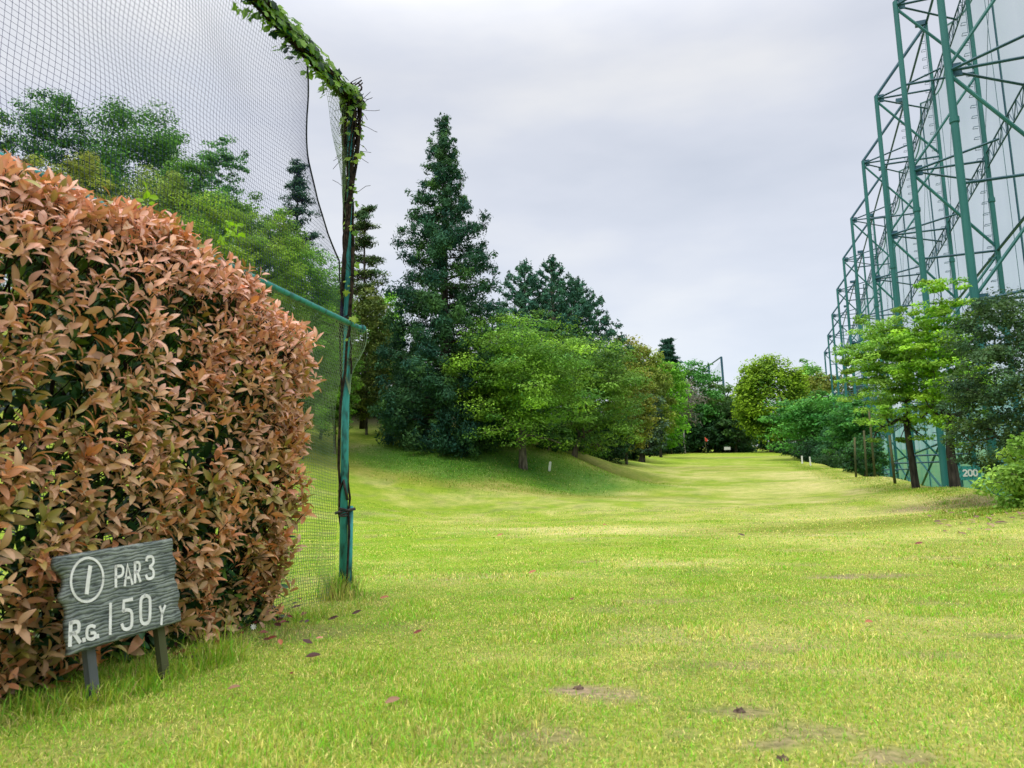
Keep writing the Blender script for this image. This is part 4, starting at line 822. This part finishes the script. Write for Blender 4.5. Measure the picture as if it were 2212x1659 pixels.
# bright green sprigs poking out of the hedge top
Bs, Ax, Nm, Ls, Cl = [], [], [], [], []
for (px_, py_, Y) in ((318, 430, 3.05), (498, 490, 3.7), (480, 520, 3.65), (510, 500, 3.75)):
    c0 = at(px_, py_, Y)
    for k in range(9):
        d = rng.randn(3)*.8+[0, 0, .7]; d /= np.linalg.norm(d); Bs.append(c0+rng.randn(3)*.022); Ax.append(d); Nm.append(rng.randn(3)); Ls.append(rng.uniform(.025, .045)); Cl.append(np.array([.26, .48, .03])*rng.uniform(.8, 1.2))
Ls = np.array(Ls); V, Fq2, C = leafmesh(rng, np.array(Bs), np.array(Ax), np.array(Nm), Ls, np.full(len(Ls), .6), np.array(Cl), np.array(Cl), np.full(len(Ls), .4))
sp_ = link('green_sprigs', npmesh('green_sprigs', V, Fq2, C, True), M['vine_leaf'], he); sp_['label'] = 'bright yellow green sprigs poking out of the hedge top'

# ---------------------------------------------------------------- wooden sign
mt, t, out = newmat('weathered_board'); tcb = N(t, 'ShaderNodeTexCoord'); mpb = N(t, 'ShaderNodeMapping'); mpb.inputs['Scale'].default_value = (1.0, 1.0, 1.0)
wv = N(t, 'ShaderNodeTexWave', wave_type='BANDS', bands_direction='Y'); wv.inputs['Scale'].default_value = 8.5; wv.inputs['Distortion'].default_value = 9; wv.inputs['Detail'].default_value = 4; wv.inputs['Detail Scale'].default_value = 1.6
mpb.inputs['Scale'].default_value = (.28, 1, 1); t.links.new(tcb.outputs['UV'], mpb.inputs[0]); t.links.new(mpb.outputs[0], wv.inputs['Vector'])
nb = N(t, 'ShaderNodeTexNoise'); nb.inputs['Scale'].default_value = 5; nb.inputs['Detail'].default_value = 6; t.links.new(tcb.outputs['UV'], nb.inputs['Vector'])
rb = ramp(t, [(.03, (.05, .058, .055)), (.22, (.15, .175, .165)), (.85, (.21, .235, .22))]); t.links.new(wv.outputs[0], rb.inputs[0])
rb2 = ramp(t, [(.35, (.55, .6, .6)), (.6, (1.15, 1.15, 1.1))]); t.links.new(nb.outputs[0], rb2.inputs[0])
mm = N(t, 'ShaderNodeMix', data_type='RGBA', blend_type='MULTIPLY'); mm.inputs[0].default_value = 1; t.links.new(rb.outputs[0], mm.inputs[6]); t.links.new(rb2.outputs[0], mm.inputs[7])
pb = N(t, 'ShaderNodeBsdfPrincipled'); pb.inputs['Roughness'].default_value = .75; t.links.new(mm.outputs[2], pb.inputs['Base Color'])
bb = N(t, 'ShaderNodeBump'); bb.inputs['Strength'].default_value = .5; bb.inputs['Distance'].default_value = .004; t.links.new(wv.outputs[0], bb.inputs['Height']); t.links.new(bb.outputs[0], pb.inputs['Normal']); t.links.new(pb.outputs[0], out.inputs[0])
M['board'] = mt
TL, TR, BRc, BL = at(115, 1204, 2.5), at(376, 1161, 2.96), at(387, 1343, 2.96), at(145, 1416, 2.5)
se = empty('wooden_sign', ((BL+BRc)/2)*[1, 1, 0], 'small grey weathered wooden hole sign reading 1 PAR 3 R.G. 150 Y', 'sign')
uxb = (BRc-BL); Wb = np.linalg.norm(uxb); uxb /= Wb; tmp = (TL+TR)/2-(BL+BRc)/2; nb_ = np.cross(uxb, tmp); nb_ /= np.linalg.norm(nb_); uyb = np.cross(nb_, uxb); Hb = abs(tmp.dot(uyb))
if nb_[0] < 0: nb_ = -nb_
O = (TL+TR+BL+BRc)/4
rng = np.random.RandomState(12)
def edgep(n, amp): return np.convolve(rng.randn(n+6), [.3, .5, .3], 'same')[3:-3]*amp
K = 26; le = edgep(K, .007)+.007*np.sin(np.linspace(0, 19, K)); re_ = edgep(K, .007)+.006*np.sin(np.linspace(0, 22, K))
rows = []; uvs = []
for i in range(K):
    v = -.5+i/(K-1); row = []
    for j, u in enumerate(np.linspace(-.5, .5, 12)):
        eL = le[i] if j == 0 else (re_[i] if j == 11 else 0); x = u*Wb+eL; row.append((x, v*Hb))
    rows.append(row)
V = []; UV = []
for s in (.009, -.009):
    for row in rows:
        for (x, yv) in row: V.append(O+uxb*x+uyb*yv+nb_*s); UV.append((x*3+.5, yv*3+.5))
nn = K*12; Fc = []
for i in range(K-1):
    for j in range(11):
        a = i*12+j; Fc.append((a, a+1, a+13, a+12)); Fc.append((nn+a, nn+a+12, nn+a+13, nn+a+1))
for i in range(K-1): Fc.append((i*12, i*12+12, nn+i*12+12, nn+i*12)); Fc.append((i*12+11, nn+i*12+11, nn+i*12+23, i*12+23))
for j in range(11): Fc.append((j, nn+j, nn+j+1, j+1)); a = (K-1)*12; Fc.append((a+j, a+j+1, nn+a+j+1, nn+a+j))
me = npmesh('board', V, Fc); uvl = me.uv_layers.new(name='UV')
li = np.zeros(len(me.loops), dtype=np.int32); me.loops.foreach_get('vertex_index', li); uvl.data.foreach_set('uv', np.array(UV, dtype=np.float32)[li].ravel())
bo = link('board', me, M['board'], se)
# writing: strokes laid on the board's face
def onboard(zx, zy):                                # point of the board face seen at a spot of the enlarged photo
    x = zx*.372; y = 1042.3+zy*.372; d = ray(x, y); C0 = np.array([0, 0, CAMZ]); pl0 = O+nb_*.0105; tt = (pl0-C0).dot(nb_)/d.dot(nb_); return C0+d*tt
def ribbon(mb, pts_, wd, th=.0012):
    P_ = [np.array(p) for p in pts_]; n = len(P_); V = []
    for i, p in enumerate(P_):
        a = P_[max(i-1, 0)]; b = P_[min(i+1, n-1)]; d = b-a; d /= np.linalg.norm(d)+1e-9; s = np.cross(nb_, d)*wd/2
        if i == 0: p = p-d*wd*.35
        if i == n-1: p = p+d*wd*.35
        V += [p-s, p+s, p-s+nb_*th, p+s+nb_*th]
    Fc = []
    for i in range(n-1):
        a = i*4; b = a+4; Fc += [(a+2, a+3, b+3, b+2), (a, a+2, b+2, b), (a+1, b+1, b+3, a+3)]
    Fc += [(0, 1, 3, 2), ((n-1)*4, (n-1)*4+2, (n-1)*4+3, (n-1)*4+1)]
    mb.add(V, Fc)
def smooth_(p, closed=False, it=2):
    for _ in range(it):
        q = [] if closed else [p[0]]
        for i in range(len(p)-(0 if closed else 1)):
            a = np.array(p[i]); b = np.array(p[(i+1) % len(p)]); q += [a*.75+b*.25, a*.25+b*.75]
        if not closed: q.append(p[-1])
        p = q
    return p + ([p[0]] if closed else [])
mark = {
 'ring': [(.0048, [(505+94*math.cos(a), 565-22*math.cos(a)*.4+127*math.sin(a)) for a in np.linspace(0, 2*math.pi, 40)])],
 'numeral_1': [(.0085, [(523, 492), (512, 560), (503, 640)])],
 'par_3': [(.0058, [(672, 487), (672, 605)]), (.0055, smooth_([(672, 487), (700, 482), (714, 495), (714, 530), (700, 545), (672, 550)])),
        (.0058, [(724, 597), (740, 475), (767, 588)]), (.005, [(731, 556), (758, 550)]),
        (.0058, [(783, 466), (783, 580)]), (.0055, smooth_([(783, 466), (802, 462), (811, 475), (811, 505), (800, 518), (783, 522)])), (.0058, [(795, 520), (813, 572)]),
        (.006, smooth_([(850, 452), (852, 434), (878, 428), (890, 440), (890, 475), (862, 492), (890, 505), (892, 545), (876, 558), (855, 560), (848, 542)], it=1))],
 'rg_mark': [(.0075, [(410, 815), (405, 945)]), (.007, smooth_([(410, 815), (440, 806), (458, 815), (458, 860), (440, 872), (408, 880)])), (.0075, [(428, 876), (462, 925)]),
        (.006, smooth_([(548, 838), (530, 830), (508, 842), (502, 872), (505, 905), (530, 912), (552, 900), (552, 872), (530, 874)], it=1)), (.008, [(484, 915), (489, 914)]), (.008, [(562, 893), (567, 892)])],
 'yardage_150': [(.0062, [(641, 705), (639, 878)]), (.007, [(765, 678), (718, 688), (716, 745)]), (.0068, smooth_([(716, 745), (745, 738), (764, 750), (766, 800), (762, 838), (740, 853), (715, 850), (708, 826)], it=1)),
        (.0070, smooth_([(845, 655), (822, 668), (816, 690), (815, 780), (822, 815), (842, 822), (862, 812), (870, 785), (871, 690), (866, 665)], True, 1)),
        (.0055, [(928, 722), (941, 760), (936, 822)]), (.0055, [(958, 716), (941, 762)])]}
for k_, ss in mark.items():
    mb = MB()
    for wd, pl_ in ss: ribbon(mb, [onboard(*q) for q in pl_], wd*1.75)
    mb.build(k_, M['white'], bo)
for (px_, fr) in ((-.30, 0), (.33, 1)):
    p = O+uxb*px_*Wb-nb_*.022; bt = p-uyb*Hb*.5; gz = -.12; mb = MB(); f = (bt[2]-gz)/max(uyb[2], .1)
    lo_ = bt-uyb*f; c_ = (p+uyb*Hb*.2+lo_)/2; hl = np.linalg.norm(p+uyb*Hb*.2-lo_)/2
    mb.box(c_, (.017, .011, hl), [uxb, nb_, uyb]); mb.build('stake', M['timber'] if fr else noisemat('grey_stake', (.09, .10, .10), (.2, .21, .2), 8, .85, .1, .5, (1, 1, .2)), se)

# ---------------------------------------------------------------- small things on the grass
def fallen(px_, py_, L, az, col, lab, rise=.026):
    L *= 1.1
    x, y = gpix(px_, py_); rg = np.random.RandomState(int(px_*7+py_)); z = g1(x, y)+rise
    ax = np.array([[math.cos(az), math.sin(az), rg.uniform(.05, .3)]]); ax /= np.linalg.norm(ax)
    V, Fq3, C = leafmesh(rg, np.array([[x, y, z]])-ax*L/2, ax, np.array([[rg.uniform(-.4, .4), -.5, 1.0]]), np.array([L]), np.array([.46]), np.array([col]), np.array([col])*.8, np.array([rg.uniform(-.5, .6)]))
    o = link('fallen_leaf', npmesh('fallen_leaf', V, Fq3, C, True), M['dead']); tag(o, lab, 'leaf', 'fallen leaves on the grass')
RED, PNK, DKR, ORG = (.16, .035, .02), (.50, .22, .15), (.06, .02, .015), (.34, .12, .05)
near = 'reddish brown fallen leaf in the litter between the sign and the hedge end'
dark = 'dark curled fallen leaf in the litter under the hedge end'
open_ = 'lone small fallen leaf out on the open fairway turf'
for q in [(392, 1425, .05, .3, RED, near), (430, 1420, .045, 1.2, DKR, dark), (383, 1447, .05, 2.8, DKR, dark), (418, 1440, .04, .8, DKR, dark), (500, 1352, .05, .2, DKR, dark), (455, 1385, .055, .4, RED, near), (520, 1385, .05, 2.2, RED, near),
          (552, 1358, .05, 1.9, DKR, dark), (570, 1384, .045, .5, RED, near), (600, 1365, .05, 2.6, DKR, dark), (585, 1395, .05, .1, RED, near), (605, 1402, .045, 2.0, ORG, near), (540, 1330, .045, .7, DKR, dark), (590, 1325, .045, 2.9, DKR, dark),
          (620, 1340, .045, 1.1, ORG, near), (640, 1322, .05, .5, DKR, dark), (470, 1412, .05, 2.4, RED, near),
          (690, 1393, .03, .1, PNK, 'pale pink fallen leaf right of the leaf litter'), (676, 1436, .055, .15, DKR, 'long dark red leaf lying flat right of the hedge litter'), (664, 1405, .045, 2.9, DKR, 'curled dark leaf just below the pale pink one'),
          (626, 1482, .035, 2.2, RED, 'small upright brown leaf on the turf below the litter'), (505, 1513, .04, .3, (.24, .13, .07), 'tan leaf half sunk in the grass left of centre bottom'), (848, 1545, .045, .4, (.24, .13, .07), 'long tan leaf on the grass near the bottom of the picture'),
          (830, 1303, .06, .1, ORG, 'dry tan leaf on the turf right of the post'), (902, 1383, .04, .2, RED, 'brown leaf on the turf straight below the cedar'), (1235, 1308, .05, 1.7, RED, 'dark red standing leaf on the middle turf'), (770, 1335, .05, .3, DKR, 'dark leaf on the grass just right of the post foot'),
          (720, 1350, .05, .1, DKR, 'slender dark leaf between the post foot and the litter'), (1150, 1244, .07, .1, ORG, open_), (1307, 1135, .12, .3, ORG, open_), (1602, 1160, .12, 2.3, DKR, open_), (1080, 1160, .12, .6, ORG, open_), (1880, 1355, .05, .3, ORG, 'pale orange leaf on the right foreground turf'), (1985, 1180, .10, .2, RED, open_)]:
    fallen(*q)
rl_ = np.random.RandomState(21)
for _ in range(34):
    t_ = rl_.rand(); px_ = 330+t_*350+rl_.randn()*14; py_ = 1452-t_*135+rl_.randn()*16
    fallen(px_, py_, rl_.uniform(.025, .05), rl_.rand()*3.1, DKR if rl_.rand() < .5 else RED, 'small leaf among the brown litter along the hedge foot')
for _ in range(46):
    fallen(2120+rl_.randn()*62, 1108+abs(rl_.randn())*26, rl_.uniform(.07, .13), rl_.rand()*3.1, [(.20, .12, .06), (.30, .20, .10), (.12, .06, .035)][rl_.randint(3)], 'brown leaf in the litter under the dark tree at the right edge')
# lumps of soil
def clod(px_, py_, s, lab):
    x, y = gpix(px_, py_); rg = np.random.RandomState(int(px_)); z = g1(x, y); e_ = []
    n, m_ = 14, 9; V = []
    for i in range(m_):
        th = math.pi*.55*i/(m_-1)
        for j in range(n): a = 2*math.pi*j/n; r_ = s*(1+rg.uniform(-.28, .28)); V.append((x+r_*math.sin(th)*math.cos(a), y+r_*math.sin(th)*math.sin(a)*.8, z-.004+r_*.75*math.cos(th)*(1+.3*math.sin(a*3))))
    Fc = [(i*n+j, i*n+(j+1) % n, (i+1)*n+(j+1) % n, (i+1)*n+j) for i in range(m_-1) for j in range(n)]
    tag(link('soil_clod', npmesh('soil_clod', V, Fc), M['clod']), lab, 'soil', 'soil clods in the turf')
clod(1250, 1492, .017, 'dark soil clod in the turf at the middle bottom'); clod(1598, 1540, .017, 'dark soil clod above a bare spot, bottom right of centre'); clod(1690, 1645, .016, 'soil clod cut by the bottom edge of the picture')
# white marker post on the mound, two pegs on the bank
def peg(px0, py0, px1, py1, Y, r_, lab, grp=None, mat='white', nm='marker_post'):
    B0 = at(px0, py0, Y); T0 = at(px1, py1, Y); z = g1(B0[0], B0[1]); T0 = T0+[0, 0, max(0, z-B0[2])]; B0 = np.array([B0[0], B0[1], z-.1]); d = T0-B0; d /= np.linalg.norm(d); a = np.cross(d, [0, 1, 0]); a /= np.linalg.norm(a)
    mb = MB(); mb.box((B0+T0)/2, (r_, r_*.8, np.linalg.norm(T0-B0)/2), [a, np.cross(d, a), d]); mb.box(T0+d*.012, (r_*.7, r_*.55, .012), [a, np.cross(d, a), d]); tag(mb.build(nm, M[mat]), lab, 'marker post', grp)
peg(1186, 1026, 1189, 1007, 37, .055, 'short white marker post leaning at the foot of the mound')
peg(1733, 1000, 1732, 985, 66, .055, 'left white peg on the right edge of the fairway', 'white pegs on the bank'); peg(1751, 1003, 1749, 987, 62, .05, 'right grey white peg on the right edge of the fairway', 'white pegs on the bank')
# flag on the green
p0 = at(1527, 986, 117); z = g1(p0[0], p0[1]); tp = at(1522, 949, 117); tp[2] += z-p0[2]; fe = empty('golf_flag', (p0[0], p0[1], z), 'red flag on a leaning pole on the far green', 'flag')
mb = MB(); mb.tube([(p0[0], p0[1], z-.1), tp], .05, 6); mb.build('flagpole', M['timber'], fe)
V = []; 
for i in range(7):
    for j in range(5): u = i/6; v = j/4; V.append(tp+np.array([.06+.40*u-.08*v, .06*math.sin(u*6+v), -.05-.55*v*(1-.3*u)-.40*u]))
me = npmesh('flag_cloth', V, [(i*5+j, (i+1)*5+j, (i+1)*5+j+1, i*5+j+1) for i in range(6) for j in range(4)], smooth=True); fc = link('flag_cloth', me, M['red'], fe); md = fc.modifiers.new('solid', 'SOLIDIFY'); md.thickness = .02
p0 = at(1572, 985, 125); z = g1(p0[0], p0[1]); mbx = MB(); wx = empty('hole_board', (p0[0], p0[1], z), 'small white board on short legs at the back of the green', 'board')
mbx.box((p0[0], p0[1], z+.75), (.5, .04, .24)); mbx.build('panel', M['white'], wx)
for s in (-.35, .35): mb = MB(); mb.tube([(p0[0]+s, p0[1]+.07, z-.1), (p0[0]+s, p0[1]+.07, z+.9)], .035, 6); mb.build('leg', M['rust'], wx)
# small white wild flower by the hedge litter
x, y = gpix(520, 1400); fl = empty('wild_flower', (x, y, 0), 'tiny white wild flower on a thin stalk by the hedge litter', 'flower')
tpf = at(548, 1354, y-.02); mb = MB(); mb.tube([(x, y, -.01), ((x+tpf[0])/2-.005, y-.01, tpf[2]*.55), tpf], .0012, 5); mb.build('stalk', noisemat('stalk', (.2, .3, .05), (.3, .4, .1), 9), fl)
V = []; Fc = []
for k in range(8):
    a = k*math.pi/4; d = np.array([math.cos(a), -.2, math.sin(a)]); s = np.array([-math.sin(a), 0, math.cos(a)]); i0 = len(V); V += [tpf, tpf+d*.008+s*.003, tpf+d*.016, tpf+d*.008-s*.003+np.array([0, .001, 0])]; Fc.append((i0, i0+1, i0+2, i0+3))
link('petals', npmesh('petals', V, Fc), M['white'], fl)
print('tree leaf faces', NL[0])
